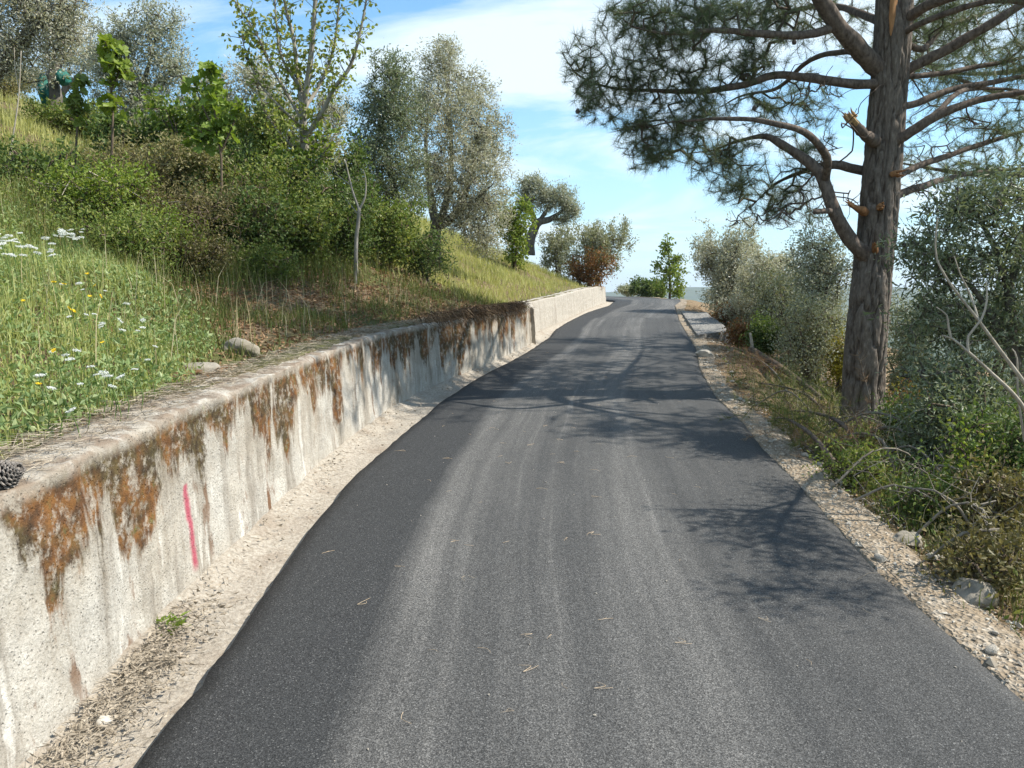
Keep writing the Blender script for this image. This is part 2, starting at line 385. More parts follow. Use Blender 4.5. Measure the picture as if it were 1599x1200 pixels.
    col = t.mix(t.ramp(t.noise(p, 2.6, 5, 0.65), [(0.50, 0.0), (0.66, 0.5)]), col, (0.23, 0.18, 0.135))
    b = t.bump(t.voro(p, 55.0), 0.3, 0.008)
    t.finish(col, 0.95, 0.1, t.bump(t.noise(p, 25, 6, 0.7), 0.8, 0.02, b))
    t = NT('shoulder_gravel'); p = t.pos()
    col = t.ramp(t.voro(p, 42.0, 'F1', 'Color'), [(0.2, (0.20, 0.165, 0.125)), (0.6, (0.33, 0.285, 0.225)), (0.9, (0.45, 0.405, 0.34))])
    col = t.mix(t.ramp(t.noise(p, 5, 5, 0.65), [(0.38, 0.15), (0.58, 0.8)]), col, (0.24, 0.185, 0.125))
    b = t.bump(t.voro(p, 42.0), 0.9, 0.02); t.finish(col, 0.95, 0.1, t.bump(t.noise(p, 14, 5), 0.7, 0.03, b))
    t = NT('bank_dirt'); p = t.pos()
    col = t.ramp(t.noise(p, 12, 6, 0.7), [(0.3, (0.10, 0.068, 0.04)), (0.5, (0.24, 0.17, 0.10)), (0.7, (0.37, 0.28, 0.18))])
    col = t.mix(t.ramp(t.noise(p, 0.55, 4), [(0.5, 0.0), (0.62, 0.7)]), col, (0.07, 0.075, 0.03))
    t.finish(col, 0.95, 0.1, t.bump(t.noise(p, 16, 6, 0.7), 1.0, 0.08))
    t = NT('far_forest'); p = t.pos()
    col = t.ramp(t.noise(p, 0.02, 6, 0.7), [(0.3, (0.025, 0.045, 0.018)), (0.7, (0.08, 0.10, 0.04))])
    t.finish(col, 1.0, 0.0)
    # bark and wood
    t = NT('pine_bark'); tcn = t.node('ShaderNodeTexCoord'); fu = t.node('ShaderNodeAttribute', attribute_name='furrow').outputs['Fac']
    v = t.mapping(tcn.outputs['Object'], (1, 1, 0.3)); n = t.noise(v, 40, 6, 0.7)
    col = t.ramp(n, [(0.3, (0.085, 0.068, 0.055)), (0.55, (0.165, 0.138, 0.114)), (0.75, (0.28, 0.245, 0.21))])
    col = t.mix(t.ramp(fu, [(0.0, 0.95), (0.5, 0.0)]), col, (0.038, 0.026, 0.02))
    t.finish(col, 0.92, 0.12, t.bump(n, 0.8, 0.015))
    mat_bark('pine_limb_bark', (0.06, 0.045, 0.036), (0.20, 0.16, 0.13), 24, 0.5, 0.8)
    mat_bark('olive_bark', (0.055, 0.05, 0.042), (0.20, 0.18, 0.15), 12, 0.3, 0.9, (0.10, 0.085, 0.065))
    mat_bark('pale_bark', (0.17, 0.155, 0.13), (0.36, 0.33, 0.285), 16, 0.3, 0.5, (0.22, 0.21, 0.16))
    mat_bark('dead_wood', (0.24, 0.20, 0.155), (0.48, 0.43, 0.35), 18, 0.2, 0.5)
    mat_bark('twig_brown', (0.06, 0.045, 0.032), (0.17, 0.13, 0.095), 18, 0.3, 0.4)
    mat_bark('twig_grey', (0.11, 0.095, 0.075), (0.27, 0.24, 0.20), 18, 0.2, 0.5)
    mat_bark('dry_straw', (0.20, 0.165, 0.12), (0.42, 0.36, 0.28), 30, 0.3, 0.3)
    mat_bark('pine_needle_dry', (0.34, 0.24, 0.14), (0.62, 0.50, 0.36), 30, 0.3, 0.2)
    mat_bark('torn_wood', (0.22, 0.10, 0.045), (0.50, 0.27, 0.12), 40, 0.15, 0.9, (0.16, 0.08, 0.04))
    mat_bark('torn_wood_yellow', (0.30, 0.19, 0.09), (0.56, 0.40, 0.21), 40, 0.1, 0.7, (0.22, 0.14, 0.08))
    mat_bark('stone_grey', (0.14, 0.125, 0.10), (0.33, 0.30, 0.25), 9, 1.0, 1.0, (0.19, 0.16, 0.11))
    mat_bark('stone_pale', (0.34, 0.30, 0.245), (0.55, 0.51, 0.44), 9, 1.0, 0.7)
    mat_bark('cone_scale', (0.06, 0.05, 0.043), (0.30, 0.27, 0.24), 60, 1.0, 0.4)
    # leaves
    mat_leaf('pine_needles', (0.075, 0.11, 0.06), (0.125, 0.165, 0.09), (0.23, 0.245, 0.13), trans=0.32, rough=0.45)
    mat_leaf('olive_leaves', (0.17, 0.185, 0.115), (0.27, 0.285, 0.19), (0.38, 0.38, 0.27), under=(0.46, 0.47, 0.39), trans=0.34, tcol=(1.0, 1.0, 0.72), rough=0.42)
    mat_leaf('olive_leaves_silver', (0.23, 0.235, 0.15), (0.34, 0.335, 0.235), (0.45, 0.43, 0.32), under=(0.52, 0.51, 0.42), trans=0.36, tcol=(1.0, 1.0, 0.72), rough=0.42)
    mat_leaf('olive_leaves_dark_shade', (0.085, 0.115, 0.06), (0.14, 0.175, 0.095), (0.22, 0.25, 0.14), under=(0.28, 0.31, 0.22), trans=0.32, rough=0.4)  # darker olive leaves; colour holds the shade on the two shaded trees
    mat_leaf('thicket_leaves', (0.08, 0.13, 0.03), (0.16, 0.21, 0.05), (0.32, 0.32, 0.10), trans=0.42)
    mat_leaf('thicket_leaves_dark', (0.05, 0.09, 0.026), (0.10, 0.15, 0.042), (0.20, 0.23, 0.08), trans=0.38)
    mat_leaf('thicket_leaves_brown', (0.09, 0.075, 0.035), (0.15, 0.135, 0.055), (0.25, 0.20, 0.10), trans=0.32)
    mat_leaf('bright_leaves', (0.10, 0.16, 0.025), (0.17, 0.23, 0.035), (0.28, 0.30, 0.06), trans=0.4)
    mat_leaf('sapling_leaves', (0.10, 0.17, 0.028), (0.17, 0.24, 0.04), (0.28, 0.32, 0.08), trans=0.42)
    mat_leaf('young_tree_leaves', (0.14, 0.19, 0.045), (0.24, 0.28, 0.065), (0.40, 0.39, 0.12), trans=0.45)
    mat_leaf('shrub_grey_leaves', (0.15, 0.16, 0.085), (0.24, 0.25, 0.14), (0.34, 0.33, 0.20), under=(0.36, 0.37, 0.29), trans=0.34)
    mat_leaf('shrub_red_leaves', (0.20, 0.075, 0.03), (0.25, 0.13, 0.05), (0.16, 0.15, 0.05), trans=0.3)
    mat_leaf('shrub_olive_brown', (0.15, 0.14, 0.065), (0.24, 0.225, 0.10), (0.35, 0.31, 0.16), trans=0.35)
    mat_leaf('broom_yellow', (0.13, 0.15, 0.03), (0.30, 0.26, 0.03), (0.45, 0.36, 0.03), trans=0.3)
    mat_leaf('grass_lush', (0.20, 0.25, 0.075), (0.35, 0.385, 0.135), (0.60, 0.57, 0.30), trans=0.45, rough=0.55)
    mat_leaf('grass_pale', (0.26, 0.28, 0.09), (0.38, 0.38, 0.14), (0.54, 0.50, 0.25), trans=0.42, rough=0.6)
    mat_leaf('grass_dull', (0.06, 0.09, 0.022), (0.11, 0.14, 0.035), (0.27, 0.22, 0.10), trans=0.35, rough=0.6)
    mat_leaf('weed_leaves', (0.13, 0.20, 0.075), (0.22, 0.29, 0.11), (0.38, 0.43, 0.22), trans=0.38)
    mat_leaf('litter_brown', (0.12, 0.065, 0.032), (0.23, 0.135, 0.072), (0.38, 0.27, 0.17), trans=0.05, rough=0.8, spec=0.1)
    mat_leaf('root_brown', (0.05, 0.032, 0.02), (0.11, 0.072, 0.045), (0.22, 0.16, 0.10), trans=0.05, rough=0.85, spec=0.1)
    mat_leaf('grass_straw', (0.26, 0.21, 0.12), (0.40, 0.34, 0.21), (0.52, 0.46, 0.32), trans=0.25, rough=0.7)
    mat_leaf('gravel_stones', (0.20, 0.17, 0.13), (0.33, 0.29, 0.235), (0.48, 0.45, 0.39), trans=0.0, rough=0.9, spec=0.1)
    for nm, c in (('flower_white', (0.74, 0.76, 0.72)), ('flower_yellow', (0.72, 0.52, 0.03)), ('flower_stem', (0.12, 0.19, 0.05))):
        mat_leaf(nm, tuple(x * .85 for x in c), c, trans=0.25, tcol=(1, 1, 1), rough=0.7)
    t = NT('net_green'); p = t.pos(); t.finish(t.ramp(t.noise(p, 14, 4), [(0.3, (0.008, 0.075, 0.06)), (0.7, (0.02, 0.16, 0.125))]), 0.7, 0.3, t.bump(t.noise(p, 9, 4), 0.7, 0.05))
make_materials()
M = MATS

# ------------------------------------------------------------------ lie of the land
S0 = 0.0583
def zr(Y):                                 # road level along the lane
    Y = np.asarray(Y, float); q = np.clip(Y - 20.0, 0, 12)
    return S0 * np.minimum(Y, 20.0) + S0 * (q - q * q / 24.0) + 0.028 * np.clip(Y - 33, 0, 8)
def onroad(u, v, dl=0.0):
    d = ray(u, v); k = (CAM[2] + dl) / (S0 * d[1] - d[2]); return (CAM + d * k)[:2]
_L = np.array([onroad(*q) for q in [(208, 1196), (267, 1121), (329, 1046), (392, 958), (479, 829), (550, 742.5), (624, 680), (690.6, 624), (750, 587), (820, 551), (858, 526), (866, 515), (887, 501.6), (915, 488)]])
_R = np.array([onroad(*q) for q in [(1740, 1215), (1599, 1089), (1542, 1041), (1481, 984), (1403, 918.6), (1337, 853), (1289, 800), (1241, 748), (1193, 700), (1158, 655.6), (1116, 617), (1092, 575), (1087, 544), (1074, 522.6), (1061, 501.6)]])
_W = np.array([onroad(*q, 0.03) for q in [(50, 1196), (129, 1121), (200, 1029), (246, 987.5), (310, 912.5), (375, 854), (441.7, 787.5), (512, 721), (557, 683), (610, 641.6), (662, 615), (704, 596), (771, 570), (838, 537)]])
_Wf = np.array([onroad(*q, 0.02) for q in [(838, 523), (880, 505), (912, 489)]])
def ext(P, pre, post):
    Q = np.vstack([np.array(pre).reshape(-1, 2), P, np.array(post).reshape(-1, 2)]); return Q[:, 1], Q[:, 0]
LY, LX = ext(_L, [(-1.26, -9.0)], [(3.0, 24.0), (3.75, 28.0), (3.4, 31.5), (2.0, 33.5), (-2, 35.0), (-14, 37.0), (-40, 41)])
RY, RX = ext(_R, [(1.92, -9.0)], [(5.05, 24.0), (6.0, 27.5), (6.7, 31.0), (6.2, 35.0), (3.5, 38.0), (-4, 40.5), (-14, 42.5), (-40, 46)])
WY, WX = ext(_W, [(-1.62, -9.0)], [])
FY, FX = ext(_Wf, [], [(2.78, 24.0), (3.25, 26.0)])
def sm(f):
    Y = np.linspace(-9, 41, 1001); v = f(Y); k = np.hanning(25); k /= k.sum()
    return Y, np.convolve(np.pad(v, 12, mode='edge'), k, 'valid')
_ly = sm(lambda y: np.interp(y, LY, LX)); _ry = sm(lambda y: np.interp(y, RY, RX))
def xL(Y): return np.interp(Y, *_ly)
def xR(Y): return np.where(np.asarray(Y) > 40.5, np.interp(Y, RY, RX), np.interp(Y, *_ry))
_w = sm(lambda y: np.interp(y, WY, WX))
def xW1(Y): return np.interp(Y, *_w)
def xW2(Y): return np.interp(Y, FY, FX)
NEAR_END = float(_W[-1][1])
BY = np.concatenate([np.linspace(-9, NEAR_END, 60), FY, [29, 31, 33, 34.5, 36.5, 41]])
BX = np.concatenate([xW1(np.linspace(-9, NEAR_END, 60)), FX, [3.0, 1.9, -0.6, -6, -18, -42]])
def xB(Y): return np.interp(Y, BY, BX)      # foot line of the hillside
def hw(Y): return np.interp(Y, [-9, 2.5, 4, 8, 11, 13.8, 14.0, 18, 24, 27, 30, 40], [.92, .90, .885, .82, .74, .66, .62, .60, .56, .45, .12, .08])
GT = [0, .3, 1, 2, 4, 8, 12, 20, 40, 80]; GZ = [0, .02, .24, .60, 1.36, 2.95, 4.3, 6.2, 8.5, 7.0]
def H_left(X, Y):
    X = np.asarray(X, float); Y = np.asarray(Y, float)
    t = np.maximum(xB(Y) - 0.28 - X, 0)
    bank = 0.10 * np.exp(-((Y - 12.3) / 1.6) ** 2) * np.clip(t / .1, 0, 1)
    return zr(Y) + hw(Y) - 0.03 + np.interp(t, GT, GZ) + bank + np.clip(t, 0, 1.2) * 0.16 * n2(X, Y, 0.9, 3) + np.clip(t, 0, .5) * .05 * n2(X, Y, 4.0, 4)
DT = [0, .3, .7, 1.2, 1.7, 3, 6, 12, 40, 100]; DZ = [.035, .05, .15, .30, .44, 1.0, 2.5, 5.5, 22, 45]
def H_right(X, Y):
    X = np.asarray(X, float); Y = np.asarray(Y, float)
    t = np.maximum(X - xR(Y), 0)
    far = np.clip((Y - 25) / 10, 0, 1)
    dr = np.interp(t, DT, DZ); dr = dr * (1 - .55 * far)
    mound = 0.14 * np.exp(-((t - .8) / .45) ** 2 - ((Y - 12.6) / 1.8) ** 2) + 0.20 * np.exp(-((t - .7) / .5) ** 2 - ((Y - 22.3) / 1.3) ** 2)
    return zr(Y) - dr + mound + np.clip(t - .05, 0, 1) * 0.16 * n2(X, Y, 1.1, 13) + np.clip(t, 0, .3) * .10 * n2(X, Y, 5.0, 14)
def G(X, Y):
    return float(np.where(np.asarray(X) > xR(Y), H_right(X, Y), np.where(np.asarray(X) < xB(Y) - .25, H_left(X, Y), zr(Y))))
def hit(u, v, lift=0.0, y0=2.0, y1=60.0):
    """first point where the line of sight meets the hillside or the slope"""
    Y = np.arange(y0, y1, 0.05); d = ray(u, v); P = CAM + d[None] * (Y / d[1])[:, None]
    Z = np.where(P[:, 0] > xR(Y), H_right(P[:, 0], Y), np.where(P[:, 0] < xB(Y) - .25, H_left(P[:, 0], Y), zr(Y))) + lift
    w = np.where(P[:, 2] <= Z)[0]
    return P[w[0]] if len(w) else P[-1]

def rows_sheet(name, Yv, xs_fn, z_fn, mat, kind='structure', uvfn=None):
    X = np.stack([xs_fn(y) for y in Yv]); Y = np.repeat(Yv[:, None], X.shape[1], 1)
    V = np.stack([X, Y, z_fn(X, Y)], -1).reshape(-1, 3)
    uv = None if uvfn is None else uvfn(X, Y).reshape(-1, 2)
    o = link(name, mesh_np(name, V, grid_faces(*X.shape), True, uv=uv), mat)
    return tag(o, kind=kind)

def soil_lap_v(Y):
    Y = np.asarray(Y, float); return np.clip((Y - 3.6) / 2.2, 0, 1) * (.10 + .09 * n2(np.zeros_like(Y) + 2.2, Y, 2.2, 37)) + np.clip((Y - 9.0) / 2.0, 0, 1) * np.where(Y < NEAR_END, .07, 0)
def soil_lap(y): return float(soil_lap_v(np.array(y)))
tl = np.concatenate([[0, .02, .05], np.arange(.1, 4, .1), np.arange(4, 12, .3), np.arange(12, 40, 1.5), [45, 60, 80]])
Yr = np.concatenate([np.arange(-9, 16, .12), np.arange(16, 40.9, .3)])
hs = rows_sheet('hillside', Yr, lambda y: xB(y) - .27 + soil_lap(y) - tl, lambda X, Y: H_left(X, Y) + .05 * np.clip(1 - (xB(Y) - .28 - X) / .25, 0, 1) * np.clip((Y - 3.0) / 2.5, 0, 1) - .05 * (np.abs(X - (xB(Y) - .27 + soil_lap_v(Y))) < 1e-6), M['hillside_soil'])
tag(hs, 'grassy brown hillside rising above the retaining wall')
tr_ = np.concatenate([np.arange(0, 3, .08), np.arange(3, 10, .35), np.arange(10, 40, 2), [45, 60, 80, 110]])
Yq = np.concatenate([np.arange(-9, 16, .12), np.arange(16, 46, .3), np.arange(46, 90, 2.5)])
def xs_slope(y):
    return (xR(y) - .12 if y < 46 else -40) + (tr_ if y < 46 else tr_ * 1.4)
tag(rows_sheet('slope', Yq, xs_slope, lambda X, Y: H_right(X, Y) - np.where(X < xR(Y), .06, 0) - .12 * np.clip(Y - 46, 0, 99), M['bank_dirt']), 'brown earth slope falling away right of the road')
# gutter strip between wall and asphalt
gq = np.linspace(0, 1, 12)
Yg = np.concatenate([np.arange(-9, 16, .1), np.arange(16, 40.9, .25)])
tag(rows_sheet('gutter_strip', Yg, lambda y: (xB(y) - .10) * (1 - gq) + (xL(y) + .08) * gq,
    lambda X, Y: zr(Y) - .058 - .022 * np.clip((X - xB(Y)) / np.maximum(xL(Y) - xB(Y), .1) - .5, 0, .5) + .018 * n2(X, Y, 3.0, 21) + .07 * np.clip(1 - (X - xB(Y)) / .22, 0, 1) ** 2, M['gutter_dirt']), 'pale dusty dirt strip between the wall and the asphalt')
# gravel shoulder on the right
gs = np.linspace(-.05, 1, 14)
def sh_w(y): return 0.25 + .16 * float(n2(np.array(3.3), np.array(y), .9, 33)) + (.12 if y < 4 else 0) + .1 * math.exp(-((y - 7) / 3) ** 2)
tag(rows_sheet('gravel_shoulder', np.concatenate([np.arange(-9, 16, .08), np.arange(16, 36, .25)]), lambda y: xR(y) + gs * sh_w(y),
    lambda X, Y: H_right(X, Y) + .022 - .05 * np.clip((X - xR(Y)) / .36 - .72, 0, 1) - np.where(X < xR(Y), .05, 0) + .012 * n2(X, Y, 14, 35), M['shoulder_gravel']), 'pale crushed gravel shoulder right of the asphalt')
# road slab
def build_road():
    Yv = np.concatenate([np.arange(-9, 20, .1), np.arange(20, 40.9, .2)])
    c = np.linspace(0, 1, 33); Vs, UV = [], []; s = 0.0; edge = []
    for i, y in enumerate(Yv):
        a, b = xL(y), xR(y)
        a = a + .022 * float(n2(np.array(1.0), np.array(y), 2.3, 41)) + .020 * float(n2(np.array(2.0), np.array(y), 9, 42))
        b = b + .026 * float(n2(np.array(5.0), np.array(y), 2.1, 43)) + .026 * float(n2(np.array(6.0), np.array(y), 9, 44))
        x = a + (b - a) * c
        z = zr(y) + 0.02 * (1 - (2 * c - 1) ** 2) - .018 * (np.clip(1 - c * 30, 0, 1) + np.clip(1 - (1 - c) * 30, 0, 1)) ** 2 + .006 * n2(x, y + 0 * x, 1.6, 45)
        xs = np.concatenate([[a - .02], x, [b + .02]]); zs = np.concatenate([[zr(y) - .11], z, [zr(y) - .11]])
        Vs.append(np.stack([xs, np.full_like(xs, y), zs], -1)); UV.append(np.stack([(xs - a) * 3.2 / max(b - a, 2.6) if b - a > 2.6 else xs - a, np.full_like(xs, y)], -1))
    nc = len(c) + 2
    me = mesh_np('road', np.concatenate(Vs), grid_faces(len(Yv), nc), True, uv=np.concatenate(UV))
    me.materials.append(M['asphalt']); me.materials.append(M['asphalt_edge'])
    idx = np.zeros((len(Yv) - 1, nc - 1), np.int32); idx[:, 0] = 1; idx[:, -1] = 1
    me.polygons.foreach_set('material_index', idx.ravel())
    tag(link('road', me, None), 'dark new asphalt lane climbing to a left bend', kind='structure')
build_road()
# valley and distant hills
def build_far():
    r = np.geomspace(45, 9000, 70); a = np.linspace(0, 2 * math.pi, 145)[:-1]
    Rr, Aa = np.meshgrid(r, a, indexing='ij'); X = Rr * np.sin(Aa); Y = 20 + Rr * np.cos(Aa)
    rise = np.clip((Rr - 900) / 1600, 0, 1) ** 1.4
    z = -8 - 90 * np.clip((Rr - 45) / 500, 0, 1) ** .7 + rise * (92 + 90 * n2(X, Y, .0011, 51, 5))
    z = np.where((Rr < 60), -6, z)
    V = np.stack([X, Y, z], -1).reshape(-1, 3)
    tag(link('valley', mesh_np('valley', V, grid_faces(len(r), len(a), True), True), M['far_forest']), 'wooded valley with blue hills beyond', kind='structure')
build_far()

# ------------------------------------------------------------------ retaining walls
def build_wall(name, Yv, xf, hf, mat, label, rough, seed, thick=.30, end_cap=True):
    Yv = np.asarray(Yv); X = xf(Yv); root = empty(name, (X[0], Yv[0], zr(Yv[0])), label, 'wall')
    ds = np.concatenate([[0], np.cumsum(np.hypot(np.diff(X), np.diff(Yv)))])
    tx, ty = np.gradient(X, ds), np.gradient(Yv, ds); nx, ny = ty, -tx       # towards the road
    nh = 26; ht = np.linspace(0, 1, nh); top = np.linspace(0, 1, 9)[1:]; VV, UV = [], []
    for i, y in enumerate(Yv):
        h = hf(y) + .014 * float(n2(np.array(ds[i]), np.array(0.), 2.1, seed)) + .016 * float(n2(np.array(ds[i]), np.array(3.), 8.0, seed + 1))
        ch = .010 + .09 * max(0, float(n2(np.array(ds[i]), np.array(7.), 7.0, seed + 2)) - .02)
        zf = -.14 + (h - ch + .14) * ht; of = -.05 * ht
        ar = np.linspace(0, math.pi / 2, 5)[1:]; zc = h - ch + ch * np.sin(ar); oc = -.05 - ch * 1.3 * (1 - np.cos(ar))
        ot = oc[-1] + (-thick - .05 - oc[-1]) * top; zz = np.concatenate([zf, zc, np.full(8, h), [-.1]]); oo = np.concatenate([of, oc, ot, ot[-1:]])
        VV.append(np.stack([X[i] + nx[i] * oo, y + ny[i] * oo, zr(y) + zz], -1))
        dd = h - zz; dd[nh + 3:] = -.02; UV.append(np.stack([np.full_like(oo, ds[i]), np.maximum(dd, -.02)], -1))
    V = np.array(VV); sh = V.shape; P = V.reshape(-1, 3)
    n = rough * (fbm(P * 3.1, seed + 5, 3) + .55 * fbm(P * 14, seed + 6, 3))
    nn = np.repeat(np.stack([nx, ny, 0 * nx], -1), sh[1], 0)
    P = P + nn * n[:, None]; tp = np.tile(np.concatenate([np.zeros(nh), [.2, .4, .7, 1], np.ones(8), [0]]), sh[0])
    P[:, 2] += tp * (.018 * fbm(P * 9, seed + 8, 3) + .012 * fbm(P * 30, seed + 9, 2))
    UVs = np.concatenate(UV); Fq = grid_faces(sh[0], sh[1])
    if end_cap:
        for row in (0, sh[0] - 1):
            b = row * sh[1]; m = sh[1]
            q = [[b + k, b + k + 1, b + m - 2 - k, b + m - 1 - k] for k in range(m // 2 - 1)]
            Fq = np.vstack([Fq, np.array(q)])
    part('wall_face', (P, Fq), mat, root, True, uv=UVs)
    return root
wall = build_wall('retaining_wall', np.concatenate([np.arange(-8, 1.5, .25), np.arange(1.5, 8, .04), np.arange(8, NEAR_END, .08)]), xW1, lambda y: float(hw(y)), M['wall_concrete'],
                  'rust-stained grey concrete retaining wall along the left road edge', .022, 61)
fw = build_wall('retaining_wall', np.arange(NEAR_END - .25, 26.0, .12), lambda y: xW2(y) - .06, lambda y: float(hw(y)) + .02, M['wall_concrete_pale'],
                'paler farther concrete wall below the bright grassy bank', .02, 71, .3)
for _w in (wall, fw): _w['kind'] = 'thing'

# ------------------------------------------------------------------ concrete slab beside the road
def build_slab():
    c = [at(1064, 487, 20.9), at(1102, 489, 20.6), at(1141, 518, 15.9), at(1090, 525, 15.0)]
    for p in c: p[2] = zr(p[1]) + .03
    root = empty('concrete_slab', tuple((c[2] + c[3]) / 2 - A(0, 0, .5)), 'broken pale grey concrete slab beside the right road edge', 'slab')
    n, m = 60, 16; s = np.linspace(0, 1, n)[:, None, None]; q = np.linspace(0, 1, m)[None, :, None]
    T = (c[3] * (1 - q) + c[2] * q) * (1 - s) + (c[0] * (1 - q) + c[1] * q) * s
    T = T.reshape(n, m, 3); T[..., 2] += .05 * n2(T[..., 0], T[..., 1], 5.0, 81)
    T[0, :, 1] += .18 * n2(T[0, :, 0], T[0, :, 0] * 0, 6.0, 82)
    low = T.copy(); low[..., 2] -= .55
    V = np.concatenate([T.reshape(-1, 3), low.reshape(-1, 3)]); k = n * m; Fq = [grid_faces(n, m)]
    ring = [i for i in range(m)] + [i * m + m - 1 for i in range(1, n)] + [(n - 1) * m + i for i in range(m - 2, -1, -1)] + [i * m for i in range(n - 2, 0, -1)]
    r2 = ring[1:] + ring[:1]; Fq.append(np.array([[b, a, a + k, b + k] for a, b in zip(ring, r2)]))
    part('slab_body', (V, np.vstack(Fq)), M['slab_concrete'], root, False)
build_slab()

# ------------------------------------------------------------------ plant builder
def sample_blobs(blobs, n, rng, shell=0.55):
    w = np.array([b[2] if len(b) > 2 else b[1][0] * b[1][1] * b[1][2] for b in blobs]); w = w / w.sum()
    o = []
    for b, k in zip(blobs, rng.multinomial(n, w)):
        d = unit(rng.normal(size=(k, 3))); r = rng.uniform(0, 1, k) ** shell
        o.append(np.asarray(b[0]) + d * r[:, None] * np.asarray(b[1]))
    return np.vstack(o)
def grow(nodes0, att, rng, seg=0.22, curve=0.12, droop=0.0):
    n0 = len(nodes0); cap = n0 + len(att) * 12; pos = np.zeros((cap, 3)); pos[:n0] = nodes0
    par = -np.ones(cap, int); n = n0; tips = []
    d0 = np.array([np.min(np.linalg.norm(nodes0 - a, axis=1)) for a in att])
    for i in np.argsort(d0):
        a = att[i]; d = np.linalg.norm(pos[:n] - a, axis=1); j = int(np.argmin(d + rng.uniform(0, .03, n))); L = d[j]
        if L < 1e-3: continue
        k = int(min(11, max(1, round(L / seg)))); off = rng.normal(size=3) * curve * L; prev = j; st = pos[j].copy()
        for q in range(1, k + 1):
            f = q / k; p = st * (1 - f) + a * f + off * math.sin(math.pi * f) + A(0, 0, -droop * L * f * f + droop * L * f)
            pos[n] = p; par[n] = prev; prev = n; n += 1
        tips.append(n - 1)
    pos, par, tips = pos[:n], par[:n], np.array(tips)
    cnt = np.zeros(n); cnt[tips] = 1
    for i in range(n - 1, n0 - 1, -1): cnt[par[i]] += cnt[i]
    return pos, par, tips, np.maximum(cnt, 1), n0
def twigs_vf(g, r0, p=0.45, sides=3, rmax=0.06):
    sides = 3
    pos, par, tips, cnt, n0 = g; e = np.arange(n0, len(pos)); rb = np.minimum(r0 * cnt[e] ** p, rmax)
    pr = par[e]; ra = np.where(pr >= n0, np.minimum(r0 * cnt[pr] ** p, rmax), rb * 1.15); ra = np.minimum(ra, rb * 1.6)
    return edge_tubes(pos[pr], pos[e], ra, rb, sides)
def tip_dirs(g):
    pos, par, tips, cnt, n0 = g; return pos[tips], unit(pos[tips] - pos[par[tips]])
def leaf_cloud(g, K, back, rad, L, W, rng, dmix=(0.6, 0.8, 0.15), lvar=0.35, fold=.25):
    P, D = tip_dirs(g); n = len(P) * K; P = np.repeat(P, K, 0); D = np.repeat(D, K, 0)
    p = P - D * rng.uniform(-.12, back, (n, 1)) + rng.normal(size=(n, 3)) * rad
    d = D * dmix[0] + rng.normal(size=(n, 3)) * dmix[1] + A(0, 0, dmix[2])
    return leaf_quads(p, d, L * rng.uniform(1 - lvar, 1 + lvar, n), W * rng.uniform(1 - lvar, 1 + lvar, n), rng, fold)
def plant(name, label, cat, base, limbs, blobs, natt, leaf, bark, leafmat, seed, group=None, seg=.22, r0=.004, curve=.12, droop=0., back=.3, rad=.05,
          dmix=(.6, .8, .15), shell=.55, sides=10, rough=.12, rmax=.06, crown='crown', trunk='trunk'):
    rng = np.random.default_rng(seed); root = empty(name, base, label, cat, group); nodes = []
    for i, (pts, ra) in enumerate(limbs):
        P = smooth_path(pts, step=.1); nodes.append(P[len(P) // 3:] if i == 0 and len(limbs) > 1 else P[len(P) // 5:])
        part(trunk if i == 0 else 'limb', tube(P, ra, sides, rough, seed + i), bark, root)
    att = sample_blobs(blobs, natt, rng, shell); g = grow(np.vstack(nodes), att, rng, seg, curve, droop)
    part('twigs', twigs_vf(g, r0, rmax=rmax), bark, root)
    K, L, W = leaf; K = max(8, int(K * .68)); W = W * 1.2
    part(crown, leaf_cloud(g, K, back, rad, L, W, rng, dmix, .5), leafmat, root, False)
    return root, g
def gp(u, Y, dz=0.):
    p = at(u, 460, Y); p[2] = G(p[0], p[1]) + dz; return p
def px(Y): return Y / F                      # metres per photograph pixel at that distance
def blob(u, v, Y, ru, rv, ry=None, w=None):
    s = px(Y); b = [at(u, v, Y), (ru * s, ry if ry else ru * s * .9, rv * s)]
    return tuple(b + ([w] if w else []))

